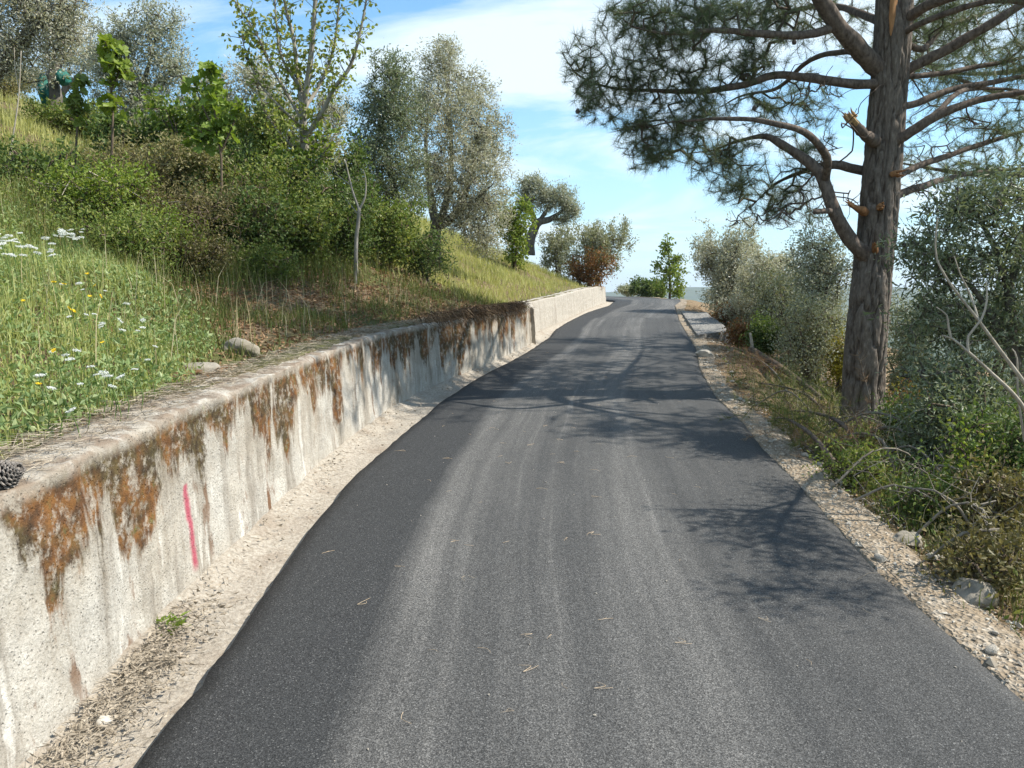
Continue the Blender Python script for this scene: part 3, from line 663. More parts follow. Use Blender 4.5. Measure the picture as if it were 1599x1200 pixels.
# ------------------------------------------------------------------ the big roadside pine
def voronoi_furrow(a, z, per):
    """plates of bark: distance to the border between cells; a = metres round, z = metres up (wraps at per cells)"""
    ca, cz = 0.062, 0.36; i0 = np.floor(a / ca); j0 = np.floor(z / cz); f1 = np.full(a.shape, 9.); f2 = np.full(a.shape, 9.)
    for di in (-1, 0, 1):
        for dj in (-1, 0, 1):
            i, j = i0 + di, j0 + dj; iw = np.mod(i, per)
            h1 = _hash(iw, j, 0 * i, 5); h2 = _hash(iw, j, 0 * i, 6)
            d = np.hypot((i + .15 + .7 * h1) - a / ca, ((j + h2) - z / cz) * .8)
            f2 = np.where(d < f1, f1, np.minimum(f2, d)); f1 = np.minimum(f1, d)
    return np.clip(f2 - f1, 0, 1)
def build_pine():
    rng = np.random.default_rng(11); Y0 = 9.0
    base = gp(1347, Y0); root = empty('pine_tree', base, 'tall rough-barked pine leaning over the right road edge', 'tree')
    ctrl = [(1347, 690, Y0), (1347, 640, Y0), (1352, 540, Y0), (1361, 440, Y0), (1370, 350, Y0), (1381, 220, Y0), (1390, 110, Y0), (1396, 10, Y0), (1400, -140, Y0 + .1), (1396, -330, Y0 + .2), (1405, -520, Y0 + .1)]
    P = smooth_path([at(*c) for c in ctrl], step=.028)
    hz = np.linspace(0, 1, len(P)); R = np.interp(P[:, 2] - base[2], [-.3, .1, .5, 1.5, 2.4, 3.5, 4.5, 5.5, 7.5, 9.2], [.235, .205, .185, .176, .172, .172, .172, .172, .12, .04])
    sides = 150; V, Fq = tube(P, R, sides, .05, 3, cap=False)
    C = np.repeat(P, sides, 0); D = unit(V - C); th = np.tile(np.arange(sides) / sides, len(P)); ref = .245 * 2 * math.pi; per = round(ref / .062)
    fu = voronoi_furrow(th * per * .062 + .045 * fbm(V * A(5, 5, 3.2), 9, 3), V[:, 2] + .16 * fbm(V * A(7, 7, 3), 8, 3), per)
    rg = np.clip(np.abs(fbm(V * A(17, 17, 2.3) + .6 * fbm(V * 3, 14, 2)[:, None], 12, 4)) * 5.5, 0, 1); cr_ = np.clip(np.abs(fbm(V * A(9, 9, 9), 15, 3)) * 5, 0, 1)
    fu = np.clip(.75 * rg + .12 * np.clip(fu * 2, 0, 1) + .1 * cr_, 0, 1) * .5
    dep = np.interp(V[:, 2] - base[2], [0, 2.2, 4, 9], [.056, .045, .028, .006])
    V = V + D * (dep * np.clip(fu * 2.2, 0, 1))[:, None] + D * (.008 * fbm(V * 26, 10, 3))[:, None]
    part('trunk', (V, Fq), M['pine_bark'], root, True, attrs={'furrow': np.clip(fu * 2.0, 0, 1)})
    T = lambda *c: at(c[0], c[1], Y0 + c[2])
    limbs = [  # (points as photograph column, row, metres behind the trunk), radii
        ([T(1375, 420, 0), T(1334, 383, -.15), T(1303, 330, -.25), T(1287, 285, -.2), T(1268, 258, -.1), T(1222, 227, .1), T(1195, 214, .3), T(1150, 222, .6), T(1110, 236, .9), T(1070, 240, 1.2)], [.13, .125, .11, .10, .085, .07, .045, .026, .014, .006]),
        ([T(1288, 282, -.2), T(1292, 245, -.5), T(1258, 207, -.8), T(1215, 195, -.9), T(1150, 186, -.6), T(1080, 188, -.2), T(1010, 200, .3)], [.07, .06, .048, .036, .026, .016, .008]),
        ([T(1370, 272, .1), T(1335, 265, .1), T(1303, 258, .0), T(1270, 262, .5), T(1215, 285, 1.0), T(1180, 315, 1.3)], [.075, .07, .065, .04, .025, .01]),
        ([T(1385, 132, .0), T(1340, 131, -.1), T(1268, 124, -.1), T(1210, 119, 0), T(1165, 133, .1), T(1095, 143, .2), T(1025, 142, .3), T(960, 138, .3), T(905, 118, .4), T(880, 90, .4)], [.08, .075, .068, .06, .055, .045, .035, .025, .015, .008]),
        ([T(1385, 118, 0), T(1345, 82, -.1), T(1312, 48, -.2), T(1285, 5, -.3), T(1255, -60, -.5), T(1230, -130, -.8), T(1190, -210, -1.0)], [.15, .14, .125, .11, .09, .06, .02]),
        ([T(1308, 42, -.2), T(1250, 55, -.3), T(1190, 52, -.4), T(1120, 48, -.6), T(1050, 52, -.9), T(985, 40, -1.2)], [.07, .062, .05, .038, .022, .01]),
        ([T(1340, 82, 0), T(1290, 84, .6), T(1255, 102, 1.0), T(1215, 138, 1.6), T(1160, 150, 2.4), T(1120, 170, 3.0)], [.05, .045, .04, .03, .02, .01]),
        ([T(1385, 40, .1), T(1340, 20, .8), T(1290, 10, 2.0), T(1230, 20, 3.2), T(1180, 40, 4.5)], [.07, .06, .05, .03, .012]),
        ([T(1395, 122, 0), T(1440, 98, -.1), T(1500, 66, -.2), T(1560, 30, -.3), T(1620, -10, -.4), T(1700, -70, -.6)], [.085, .08, .075, .065, .05, .02]),
        ([T(1395, 118, .1), T(1430, 119, .2), T(1500, 110, .4), T(1560, 98, .6), T(1640, 80, .8)], [.05, .045, .04, .032, .012]),
        ([T(1395, 170, 0), T(1425, 163, 0), T(1480, 143, .1), T(1540, 130, .2), T(1620, 118, .3), T(1700, 110, .3)], [.06, .055, .05, .042, .03, .012]),
        ([T(1390, 222, -.1), T(1412, 213, -.2), T(1450, 188, -.3), T(1500, 166, -.3), T(1550, 152, -.3), T(1640, 140, -.4)], [.085, .08, .068, .055, .045, .015]),
        ([T(1450, 188, -.3), T(1490, 150, -.1), T(1520, 138, .2), T(1590, 142, .6)], [.05, .04, .03, .015]),
        ([T(1395, 280, .2), T(1430, 262, .5), T(1490, 240, .8), T(1545, 222, .9), T(1620, 200, 1.0)], [.06, .055, .05, .042, .015]),
        ([T(1390, 312, .1), T(1425, 296, .3), T(1470, 282, .8), T(1540, 268, 1.2), T(1620, 262, 1.4)], [.07, .06, .045, .035, .015]),
        ([T(1395, 60, .1), T(1440, 78, .4), T(1470, 48, .9), T(1510, 30, 1.6), T(1560, 15, 2.6)], [.055, .05, .04, .03, .012]),
        ([T(1400, -20, 0), T(1470, -60, .3), T(1560, -110, .5), T(1660, -150, .4)], [.07, .06, .045, .015]),
        ([T(1400, -120, 0), T(1330, -160, -.4), T(1240, -210, -.8), T(1150, -240, -1.0)], [.06, .05, .035, .012]),
        ([T(1396, -60, 0), T(1340, -90, 1.0), T(1270, -110, 2.2), T(1190, -100, 3.6), T(1130, -80, 4.8)], [.07, .06, .05, .03, .012]),
        ([T(1398, -180, 0), T(1440, -240, .9), T(1500, -280, 2.0), T(1560, -290, 3.2)], [.06, .05, .035, .012]),
        ([T(1400, -260, 0), T(1330, -330, .4), T(1260, -370, .8)], [.05, .035, .012]),
        ([T(1400, -340, 0), T(1480, -400, -.3), T(1550, -430, -.5)], [.05, .035, .012]),
        ([T(1398, 40, 0), T(1470, 0, -.5), T(1590, -20, -1.1), T(1720, -20, -1.7), T(1830, -50, -2.2)], [.08, .07, .055, .035, .012]),
        ([T(1398, 60, 0), T(1455, 30, -.5), T(1560, 2, -.9), T(1660, 20, -1.2), T(1750, 60, -1.4)], [.05, .045, .04, .03, .012]),
        ([T(1398, -110, 0), T(1300, -200, .0), T(1170, -240, .1), T(1020, -250, .2), T(930, -190, .5)], [.08, .07, .05, .03, .012]),
        ([T(1398, -280, 0), T(1300, -370, .2), T(1190, -410, .5), T(1080, -410, .8)], [.07, .055, .035, .012]),
        ([T(1392, 150, 0), T(1410, 130, 1.2), T(1430, 105, 2.6), T(1440, 90, 4.2)], [.06, .05, .035, .012]),
    ]
    nodes = [P[(P[:, 2] > 3.6)][::12]]
    for i, (pts, ra) in enumerate(limbs):
        Q = smooth_path(pts, step=.09); Q[2:] += .025 * np.stack([fbm(Q[2:] * 2.2, 20 + i, 2), fbm(Q[2:] * 2.2, 50 + i, 2), fbm(Q[2:] * 2.2, 90 + i, 2)], -1)
        part('limb', tube(Q, np.array(ra) * .70, 12, .25, 30 + i), M['pine_limb_bark'], root); nodes.append(Q[len(Q) // 4:])
    B = lambda u, v, dy, ru, rv, w, ry=.7: (T(u, v, dy), (ru * px(Y0 + dy), ry, rv * px(Y0 + dy)), w)
    blobs = [B(915, 95, .4, 42, 50, 7), B(925, 160, .3, 38, 38, 7), B(985, 130, .3, 60, 60, 12), B(1000, 195, .8, 55, 50, 12), B(1020, 60, -.6, 75, 48, 13), B(985, 15, -1.0, 55, 32, 8),
             B(1080, 110, .3, 70, 55, 13), B(1100, 30, -.4, 75, 45, 13), B(1090, 175, .3, 60, 35, 9), B(1015, 245, 1.0, 40, 26, 7), B(1060, 218, .5, 50, 42, 10), B(1180, 20, .4, 70, 45, 10), B(1170, 90, .2, 60, 45, 9), B(1130, 250, .9, 60, 40, 14), B(1200, 170, 2.0, 70, 45, 8),
             B(1150, 292, 1.0, 50, 30, 8), B(1205, 328, 1.2, 52, 30, 8), B(1240, 300, .8, 45, 40, 5), B(1270, 160, 1.8, 60, 45, 6), B(1250, 230, .6, 50, 45, 5), B(1275, 340, 1.2, 28, 22, 1.5), B(1250, 40, 2.0, 70, 50, 9),
             B(1330, 30, 2.6, 60, 60, 7), B(1440, 40, 2.2, 70, 60, 12), B(1530, 60, 1.4, 80, 60, 10), B(1490, 10, .3, 80, 40, 10), B(1600, 50, .2, 70, 80, 8), B(1560, 200, 1.0, 70, 50, 9), B(1600, 110, .5, 60, 50, 7), B(1480, 190, 1.6, 60, 50, 5), B(1540, 270, 1.4, 70, 35, 7), B(1460, 110, 3.0, 50, 60, 6),
             # the rest of the crown, above and behind what the photograph frames
             B(1130, -90, -.6, 130, 70, 26, 1.8), B(1250, -200, -.3, 160, 90, 44, 2.6), B(1420, -180, .8, 180, 110, 44, 2.6), B(1600, -120, .3, 130, 80, 13, 1.6), B(1330, -350, .5, 180, 110, 40, 2.6), B(1480, -430, .5, 130, 80, 22, 2.2),
             B(1050, -230, .0, 130, 80, 40, 2.4), B(1140, -400, .6, 150, 90, 40, 2.6), B(950, -130, .8, 90, 55, 20, 1.8),
             B(1730, 30, -1.5, 70, 60, 13, .8), B(1800, -60, -2.1, 90, 70, 14, .9), B(1700, -120, -1.6, 90, 60, 12, .9), B(1720, 110, -1.0, 60, 45, 9, .8), B(1850, 30, -1.6, 80, 60, 11, .9), B(1640, -40, -1.9, 40, 40, 5, .6),
             B(1190, -30, 4.0, 110, 70, 24, 1.8), B(1290, -90, 3.5, 110, 80, 20, 1.8), B(1520, -250, 3.0, 110, 90, 10, 1.8), B(1420, 60, 4.4, 70, 70, 8, 1.6)]
    att = sample_blobs(blobs, 9200, rng, .58); g = grow(np.vstack(nodes), att, rng, .20, .08, .08)
    part('twigs', twigs_vf(g, .0026, .46, 4, .03), M['pine_limb_bark'], root)
    tp, td = tip_dirs(g); K = 44; n = len(tp) * K
    Pn, Dn = np.repeat(tp, K, 0), np.repeat(td, K, 0)
    s = rng.uniform(-.02, .26, (n, 1)) * np.repeat(rng.uniform(.5, 1.2, len(tp)), K)[:, None]
    Pn = Pn - Dn * s + rng.normal(size=(n, 3)) * .006; dn = unit(Dn * .75 + unit(rng.normal(size=(n, 3))) * .75 + A(0, 0, .08))
    o = part('crown', needle_tris(Pn, dn, rng.uniform(.08, .14, n), .0017, rng), M['pine_needles'], root, False)
    # bare dead twigs under the crown
    dead = sample_blobs([B(1240, 330, .2, 70, 35, 6), B(1180, 345, .6, 50, 25, 4), B(1480, 210, .2, 80, 50, 7), B(1330, 180, -.2, 40, 60, 4), B(1270, 140, -.2, 60, 50, 4), B(1320, 310, .4, 40, 40, 3), B(1470, 300, .2, 60, 40, 5)], 170, rng)
    g2 = grow(np.vstack(nodes), dead, rng, .07, .10, -.12)
    part('dead_twigs', twigs_vf(g2, .004, .4, 4, .02), M['pine_limb_bark'], root)
    # torn branch stubs with orange wood
    def stub(pts, ra, jag, matname, lab, bark=True, sd=0):
        Q = smooth_path(pts, step=.03); r = np.random.default_rng(sd); pr = []
        s_ = part('broken_stub', tube(Q, ra, 10, .55, sd), M['pine_limb_bark'] if bark else M[matname], root); s_['label'] = lab
        e = Q[-1]; d = unit(Q[-1] - Q[max(-3, -len(Q))]); vf = []
        for k in range(jag):
            off = r.normal(size=3) * ra[-1] * .5; ln = ra[-1] * r.uniform(1.0, 4.2)
            vf.append(tube(smooth_path([e + off - d * .04, e + off + d * ln * .5, e + off * 1.3 + d * ln], step=.02), [ra[-1] * .5, ra[-1] * .38, .002], 6, .3, sd + k))
        V_, F_ = join(*vf); c = link('splinters', mesh_np('splinters', V_ - np.array(root.location), F_, False), M[matname], s_)
    stub([T(1368, 222, -.1), T(1352, 212, -.3), T(1338, 198, -.4), T(1328, 186, -.45)], [.075, .06, .052, .04], 12, 'torn_wood_yellow', 'splintered stub pointing up left', True, 201)
    stub([T(1350, 332, -.1), T(1340, 326, -.26), T(1328, 319, -.32)], [.055, .042, .020], 14, 'torn_wood', 'torn orange stub low on the left side', False, 202)
    stub([T(1391, 273, -.10), T(1394, 272, -.22), T(1401, 271, -.30)], [.05, .04, .03], 6, 'torn_wood', 'orange torn wound facing the road', False, 203)
    stub([T(1374, 324, -.15), T(1376, 323, -.29)], [.045, .035], 5, 'torn_wood', 'small round torn wound', False, 204)
    stub([T(1366, 392, -.2), T(1367, 384, -.30)], [.035, .022], 4, 'torn_wood', 'narrow torn wound', False, 205)
    stub([T(1300, 330, -.25), T(1285, 330, -.4), T(1272, 331, -.5)], [.035, .028, .025], 1, 'pine_limb_bark', 'short snapped side branch', True, 206)
    # strip where a limb tore away high on the trunk
    q = []
    for v_, u0, u1 in ((-60, 1391, 1408), (0, 1390, 1402), (25, 1388, 1399), (48, 1389, 1394), (56, 1390, 1392)):
        for f in np.linspace(0, 1, 5):
            p_ = at(u0 + (u1 - u0) * f, v_, Y0 - .185 - .018 * math.sin(f * math.pi)); q.append(p_)
    part('torn_strip', (np.array(q), grid_faces(5, 5)), M['torn_wood'], root)['label'] = 'long yellow strip of bare wood near the top'
    # hanging cones
    for k, (u, v, dy) in enumerate([(902, 178, .2), (1178, 173, -.2), (1100, 20, -.6), (1240, 70, .3)]):
        V_, F_ = cone_vf(); V_ = V_ * .55
        part('cone', (V_ + T(u, v, dy), F_), M['cone_scale'], root, False)
def cone_vf():
    vf = []; rng = np.random.default_rng(4); zz = np.linspace(0, .10, 9)
    core = tube(np.stack([0 * zz, 0 * zz, zz], -1), np.interp(zz, [0, .03, .1], [.022, .028, .006]), 10); vf.append(core)
    for k in range(95):
        f = (k + .5) / 95; a = k * 2.39996; z = .004 + .092 * f; r = np.interp(f, [0, .3, 1], [.030, .041, .012]); up = np.interp(f, [0, 1], [.15, 1.2])
        d = A(math.cos(a) * math.cos(up), math.sin(a) * math.cos(up), math.sin(up)); t_ = A(-math.sin(a), math.cos(a), 0); b = A(0, 0, z) + A(math.cos(a), math.sin(a), 0) * .012
        e = b + d * r; n = np.cross(t_, d); w = np.interp(f, [0, .4, 1], [.011, .0125, .006]); h = .0035
        v = [b - t_ * w * .4, b + t_ * w * .4, e + t_ * w - n * h, e - t_ * w - n * h, e + t_ * w * .8 + n * h, e - t_ * w * .8 + n * h, e + d * .005]
        vf.append((np.array(v), np.array([[0, 1, 2, 3], [0, 1, 4, 5], [3, 2, 6, 6], [5, 4, 6, 6], [2, 4, 6, 6], [3, 5, 6, 6], [1, 2, 4, 4], [0, 3, 5, 5]])))
    V, Fq = join(*vf); Fq = Fq.copy()
    tri = Fq[:, 2] == Fq[:, 3]
    q = Fq[~tri]; t3 = Fq[tri][:, :3]
    return V, np.vstack([q[:, [0, 1, 2]], q[:, [0, 2, 3]], t3])
build_pine()
def second_pine():
    rng = np.random.default_rng(17); b = A(9.4, 13.4, 0); b[2] = G(b[0], b[1]); root = empty('pine_tree', b, 'second pine standing behind the right-hand olive, mostly beyond the right edge', 'tree')
    P = smooth_path([b - A(0, 0, .3), b + A(.05, 0, 2.5), b + A(-.1, .1, 5.5), b + A(0, 0, 8.6), b + A(.1, 0, 11.2)], step=.06); V, Fq = tube(P, [.26, .21, .17, .12, .03], 40, .12, 7); part('trunk', (V, Fq), M['pine_limb_bark'], root)
    nodes = [P[len(P) // 2:][::8]]; bl = []
    for k in range(15):
        a = k * 2.4; z = 5.2 + .38 * k; L = np.interp(z, [5, 8, 11], [2.7, 2.9, 1.2]); s = b + A(0, 0, z); e = s + A(math.cos(a) * L, math.sin(a) * L, .5)
        Q = smooth_path([s, s * .5 + e * .5 + A(0, 0, -.12), e], step=.1); part('limb', tube(Q, [.06, .045, .012], 8, .12, k), M['pine_limb_bark'], root); nodes.append(Q[len(Q) // 4:])
        bl.append((s * .25 + e * .75, (L * .42, L * .42, .55), 1))
    g = grow(np.vstack(nodes), sample_blobs(bl, 1700, rng, .55), rng, .22, .1, .08); part('twigs', twigs_vf(g, .0026, .46, 4, .03), M['pine_limb_bark'], root)
    tp, td = tip_dirs(g); K = 56; n = len(tp) * K; Pn, Dn = np.repeat(tp, K, 0), np.repeat(td, K, 0)
    part('crown', needle_tris(Pn - Dn * rng.uniform(-.02, .28, (n, 1)), unit(Dn * .75 + unit(rng.normal(size=(n, 3))) * .75), rng.uniform(.09, .15, n), .0022, rng), M['pine_needles'], root, False)
second_pine()
def wall_cone():
    V, Fq = cone_vf(); s = 1.02; V = V * s
    c, si = math.cos(1.15), math.sin(1.15); V = V @ np.array([[c, 0, si], [0, 1, 0], [-si, 0, c]]).T[:, :]
    p = at(15, 760, 2.54); x = p[0]; z = zr(2.54) + float(hw(2.54))
    V = V - [V[:, 0].mean(), V[:, 1].mean(), V[:, 2].min() + .012]
    o = link('pine_cone', mesh_np('pine_cone', V, Fq, False), M['cone_scale'], None, (x, 2.54, z))
    tag(o, 'open grey-brown pine cone lying on the wall top at the left edge', 'pine cone')
wall_cone()
print('TOP pine done')
# ------------------------------------------------------------------ trees and shrubs on the hillside
def olive_big():
    Y = 17.0; b = gp(680, Y)
    t = lambda u, v, d=0: at(u, v, Y + d)
    limbs = [([b - A(0, 0, .15), t(679, 375), t(682, 352), t(690, 338)], [.19, .14, .13, .11]),
             ([t(683, 352), t(677, 335, .2), t(672, 300, .3), t(665, 240, .4), t(668, 170, .3)], [.10, .085, .06, .04, .012]),
             ([t(688, 352), t(706, 340, -.2), t(722, 315, -.3), t(735, 270, -.3), t(745, 210, -.2)], [.10, .085, .06, .04, .012]),
             ([t(690, 342), t(700, 300, .1), t(705, 240, 0), t(700, 170, .1), t(695, 110, .1)], [.09, .06, .045, .03, .01]),
             ([t(712, 335, -.2), t(745, 310, -.6), t(768, 290, -.8)], [.06, .04, .012])]
    bl = lambda u, v, d, ru, rv, w: (t(u, v, d), (ru * px(Y), ru * px(Y) * .9, rv * px(Y)), w)
    blobs = [bl(690, 100, 0, 42, 36, 4), bl(660, 160, .3, 50, 50, 7), bl(735, 150, 0, 45, 45, 6), bl(700, 190, -.5, 70, 60, 10), bl(760, 215, 0, 48, 55, 7), bl(735, 270, -.5, 65, 60, 10), bl(680, 270, -.6, 55, 55, 8), bl(760, 320, -.2, 45, 50, 6), bl(730, 345, -.5, 50, 40, 6), bl(760, 375, -.4, 34, 26, 3), bl(700, 72, 0, 16, 14, .8)]
    plant('olive_tree', 'large sunlit olive tree with forked trunk on the grassy bank', 'tree', b, limbs, blobs, 1700, (44, .058, .018), M['olive_bark'], M['olive_leaves_silver'], 301, r0=.0035, back=.32, rad=.055, dmix=(.7, .7, .25))
def olive_dark():
    Y = 15.6; b = gp(612, Y); t = lambda u, v, d=0: at(u, v, Y + d)
    limbs = [([b - A(0, 0, .15), t(616, 345), t(620, 320), t(612, 280), t(600, 220), t(598, 150)], [.11, .09, .08, .06, .04, .012]),
             ([t(585, 385, .2), t(594, 350, .1), t(606, 318), t(600, 290, -.3), t(580, 250, -.4)], [.07, .06, .05, .04, .012])]
    bl = lambda u, v, d, ru, rv, w: (t(u, v, d), (ru * px(Y), ru * px(Y), rv * px(Y)), w)
    blobs = [bl(612, 110, 0, 36, 34, 4), bl(590, 165, 0, 45, 45, 7), bl(625, 180, -.3, 45, 60, 8), bl(575, 230, 0, 40, 50, 6), bl(620, 260, -.3, 55, 50, 9), bl(580, 300, -.3, 40, 35, 5), bl(640, 310, -.4, 38, 35, 4)]
    plant('olive_tree', 'shaded blue-green olive tree left of the large sunlit olive', 'tree', b, limbs, blobs, 1000, (42, .058, .018), M['olive_bark'], M['olive_leaves_dark_shade'], 302, r0=.0035, back=.32, rad=.055, dmix=(.7, .7, .25))
def olive_gnarled():
    Y = 28.0; b = gp(824, Y); b[2] = at(824, 389, Y)[2]; t = lambda u, v, d=0: at(u, v, Y + d)
    limbs = [([t(824, 398), t(826, 382), t(831, 365), t(838, 350), t(848, 344)], [.28, .20, .17, .16, .13]),
             ([t(836, 352), t(832, 336), t(826, 322), t(822, 308)], [.12, .10, .08, .03]),
             ([t(845, 346), t(858, 343), t(872, 334), t(884, 325)], [.13, .11, .07, .03]),
             ([t(842, 347), t(850, 334), t(858, 322), t(852, 306)], [.09, .07, .05, .02]),
             ([t(862, 341), t(876, 343), t(888, 342), t(896, 336)], [.07, .055, .04, .015])]
    bl = lambda u, v, d, ru, rv, w: (t(u, v, d), (ru * px(Y), ru * px(Y), rv * px(Y)), w)
    blobs = [bl(828, 294, 0, 24, 20, 6), bl(850, 310, 0, 28, 22, 7), bl(876, 308, 0, 26, 20, 6), bl(892, 328, 0, 17, 16, 5), bl(820, 318, 0, 15, 18, 4), bl(880, 345, 0, 20, 10, 2), bl(835, 282, 0, 14, 8, 2)]
    root, g = plant('olive_tree', 'old gnarled olive with bent bare trunk on the skyline', 'tree', t(824, 389), limbs, blobs, 560, (38, .08, .028), M['olive_bark'], M['olive_leaves'], 303, r0=.006, seg=.3, back=.3, rad=.08, dmix=(.7, .7, .25))
    part('broken_stub', tube(smooth_path([t(823, 392), t(819, 383), t(817, 374), t(819, 369)], step=.05), [.12, .10, .08, .02], 9, .3, 5), M['olive_bark'], root)
def olive_behind(u, Y, crown, label, mat, seed, n=650, trunkpts=None, leaf=(34, .072, .025)):
    b = gp(u, Y); t = lambda uu, v, d=0: at(uu, v, Y + d)
    cu = np.mean([c[0] for c in crown]); cv = np.mean([c[1] for c in crown]); vb = 460 - (b[2] - 1.7) / px(Y)
    k1 = t(u + (cu - u) * .3, vb + (cv - vb) * .45)
    limbs = [([b - A(0, 0, .15), t(u, vb - 20), k1], [.17, .13, .10])] if not trunkpts else [([t(*q) for q in trunkpts], [.17, .14, .11, .08][:len(trunkpts)])]
    st = limbs[0][0][-1]
    for c in crown[:4]: limbs.append(([st, (st * .55 + t(c[0], c[1]) * .45) + A(.1, 0, .12), t(c[0], c[1])], [.08, .05, .012]))
    blobs = [(t(c[0], c[1]), (c[2] * px(Y), c[2] * px(Y), c[3] * px(Y)), c[2] * c[3]) for c in crown]
    plant('olive_tree', label, 'tree', b, limbs, blobs, n, leaf, M['olive_bark'], M[mat], seed, r0=.005, seg=.3, back=.34, rad=.08, dmix=(.7, .7, .25))
olive_big(); olive_dark(); olive_gnarled()
olive_behind(205, 19.0, [(190, 60, 45, 45), (245, 45, 45, 50), (270, 110, 35, 50), (215, 125, 50, 45), (165, 120, 40, 45), (240, 180, 55, 38), (180, 175, 40, 32)], 'silvery olive tree behind the green-leaved vine shoots', 'olive_leaves', 311, 1000)
olive_behind(420, 18.0, [(345, 150, 38, 40), (400, 130, 45, 38), (440, 190, 45, 50), (370, 210, 50, 50), (430, 260, 45, 40), (330, 250, 40, 40), (500, 230, 45, 50), (520, 170, 30, 40)], 'silver-green olive tree behind the tall young tree', 'olive_leaves_silver', 312, 1000)
olive_behind(-70, 13.0, [(60, 20, 70, 55), (-20, -20, 90, 70), (20, 80, 75, 45), (100, 60, 38, 45), (-60, 90, 60, 60), (70, -70, 70, 50), (115, 10, 30, 40)], 'large brownish olive tree overhanging the top left corner', 'olive_leaves_silver', 313, 1500, [(-60, 190), (-35, 150), (10, 92), (55, 40)], (30, .055, .017))
olive_behind(100, 26.0, [(110, 95, 40, 36), (60, 120, 45, 34), (150, 85, 36, 40), (20, 120, 40, 30)], 'dull grey-green olive behind the netted stump', 'olive_leaves', 314, 500)
olive_behind(285, 24.0, [(300, 195, 40, 40), (335, 160, 34, 40), (270, 230, 40, 30)], 'pale distant olive between the two silvery olives', 'olive_leaves_silver', 315, 450)

def young_tree():
    Y = 12.0; b = gp(483, Y); t = lambda u, v, d=0: at(u, v, Y + d)
    limbs = [([b - A(0, 0, .1), t(482, 330), t(478, 260), t(474, 200), t(472, 160)], [.085, .075, .068, .06, .055]),
             ([t(472, 165), t(464, 110, .1), t(458, 60, .1), t(447, 15, .1), t(436, -40, .1)], [.045, .036, .028, .022, .012]),
             ([t(474, 165), t(483, 110, -.1), t(489, 50, -.1), t(493, -10, -.1), t(498, -80, -.1)], [.05, .042, .034, .027, .015]),
             ([t(478, 215), t(506, 170, -.2), t(522, 138, -.3), t(546, 105, -.3), t(560, 60, -.3), t(572, 0, -.3), t(578, -50, -.3)], [.04, .034, .03, .026, .02, .014, .008]),
             ([t(474, 190), t(450, 150, .2), t(424, 105, .3), t(404, 60, .3), t(372, 10, .4), t(352, -20, .4)], [.032, .026, .02, .016, .012, .006]),
             ([t(476, 170), t(500, 130, .3), t(520, 80, .4), t(528, 20, .4), t(532, -40, .4)], [.03, .026, .02, .015, .008]),
             ([t(470, 140), t(440, 90, -.3), t(432, 40, -.3), t(428, -20, -.3)], [.025, .02, .014, .008]),
             ([t(474, 200), t(440, 170, -.3), t(405, 130, -.3), t(385, 85, -.3), t(378, 60, -.3)], [.025, .02, .015, .01, .006]),
             ([t(477, 250), t(452, 225, -.3), t(430, 200, -.4), t(418, 180, -.4)], [.025, .018, .012, .006]),
             ([t(479, 270), t(505, 240, -.3), t(520, 215, -.3)], [.025, .018, .008])]
    rng = np.random.default_rng(321); root = empty('young_tree', b, 'tall young tree with pale upright stems and sparse yellow-green leaves', 'tree'); P, D = [], []
    for i, (pts, ra) in enumerate(limbs):
        Q = smooth_path(pts, step=.05); part('trunk' if i == 0 else 'stem', tube(Q, ra, 9, .1, 330 + i), M['pale_bark'], root)
        s0 = int(len(Q) * (.35 if i == 0 else .12)); m = len(Q) - s0
        k = rng.integers(s0, len(Q), m * 2); dd = unit(np.gradient(Q, axis=0))[k]; P.append(Q[k]); D.append(dd)
    P, D = np.vstack(P), np.vstack(D); n = len(P); side = unit(rng.normal(size=(n, 3))); ln = rng.uniform(.04, .26, (n, 1))
    E = P + unit(D * .6 + side) * ln + A(0, 0, 1) * ln * .2
    part('twigs', edge_tubes(P, E, np.full(n, .006), np.full(n, .003), 4), M['twig_brown'], root)
    K = 5; p = np.repeat(E, K, 0) + rng.normal(size=(n * K, 3)) * .035; d = rng.normal(size=(n * K, 3)) + np.repeat(side, K, 0) * .6 + A(0, 0, -.25)
    part('crown', leaf_quads(p, d, rng.uniform(.045, .095, n * K), rng.uniform(.034, .066, n * K), rng, .18), M['young_tree_leaves'], root, False)
young_tree()

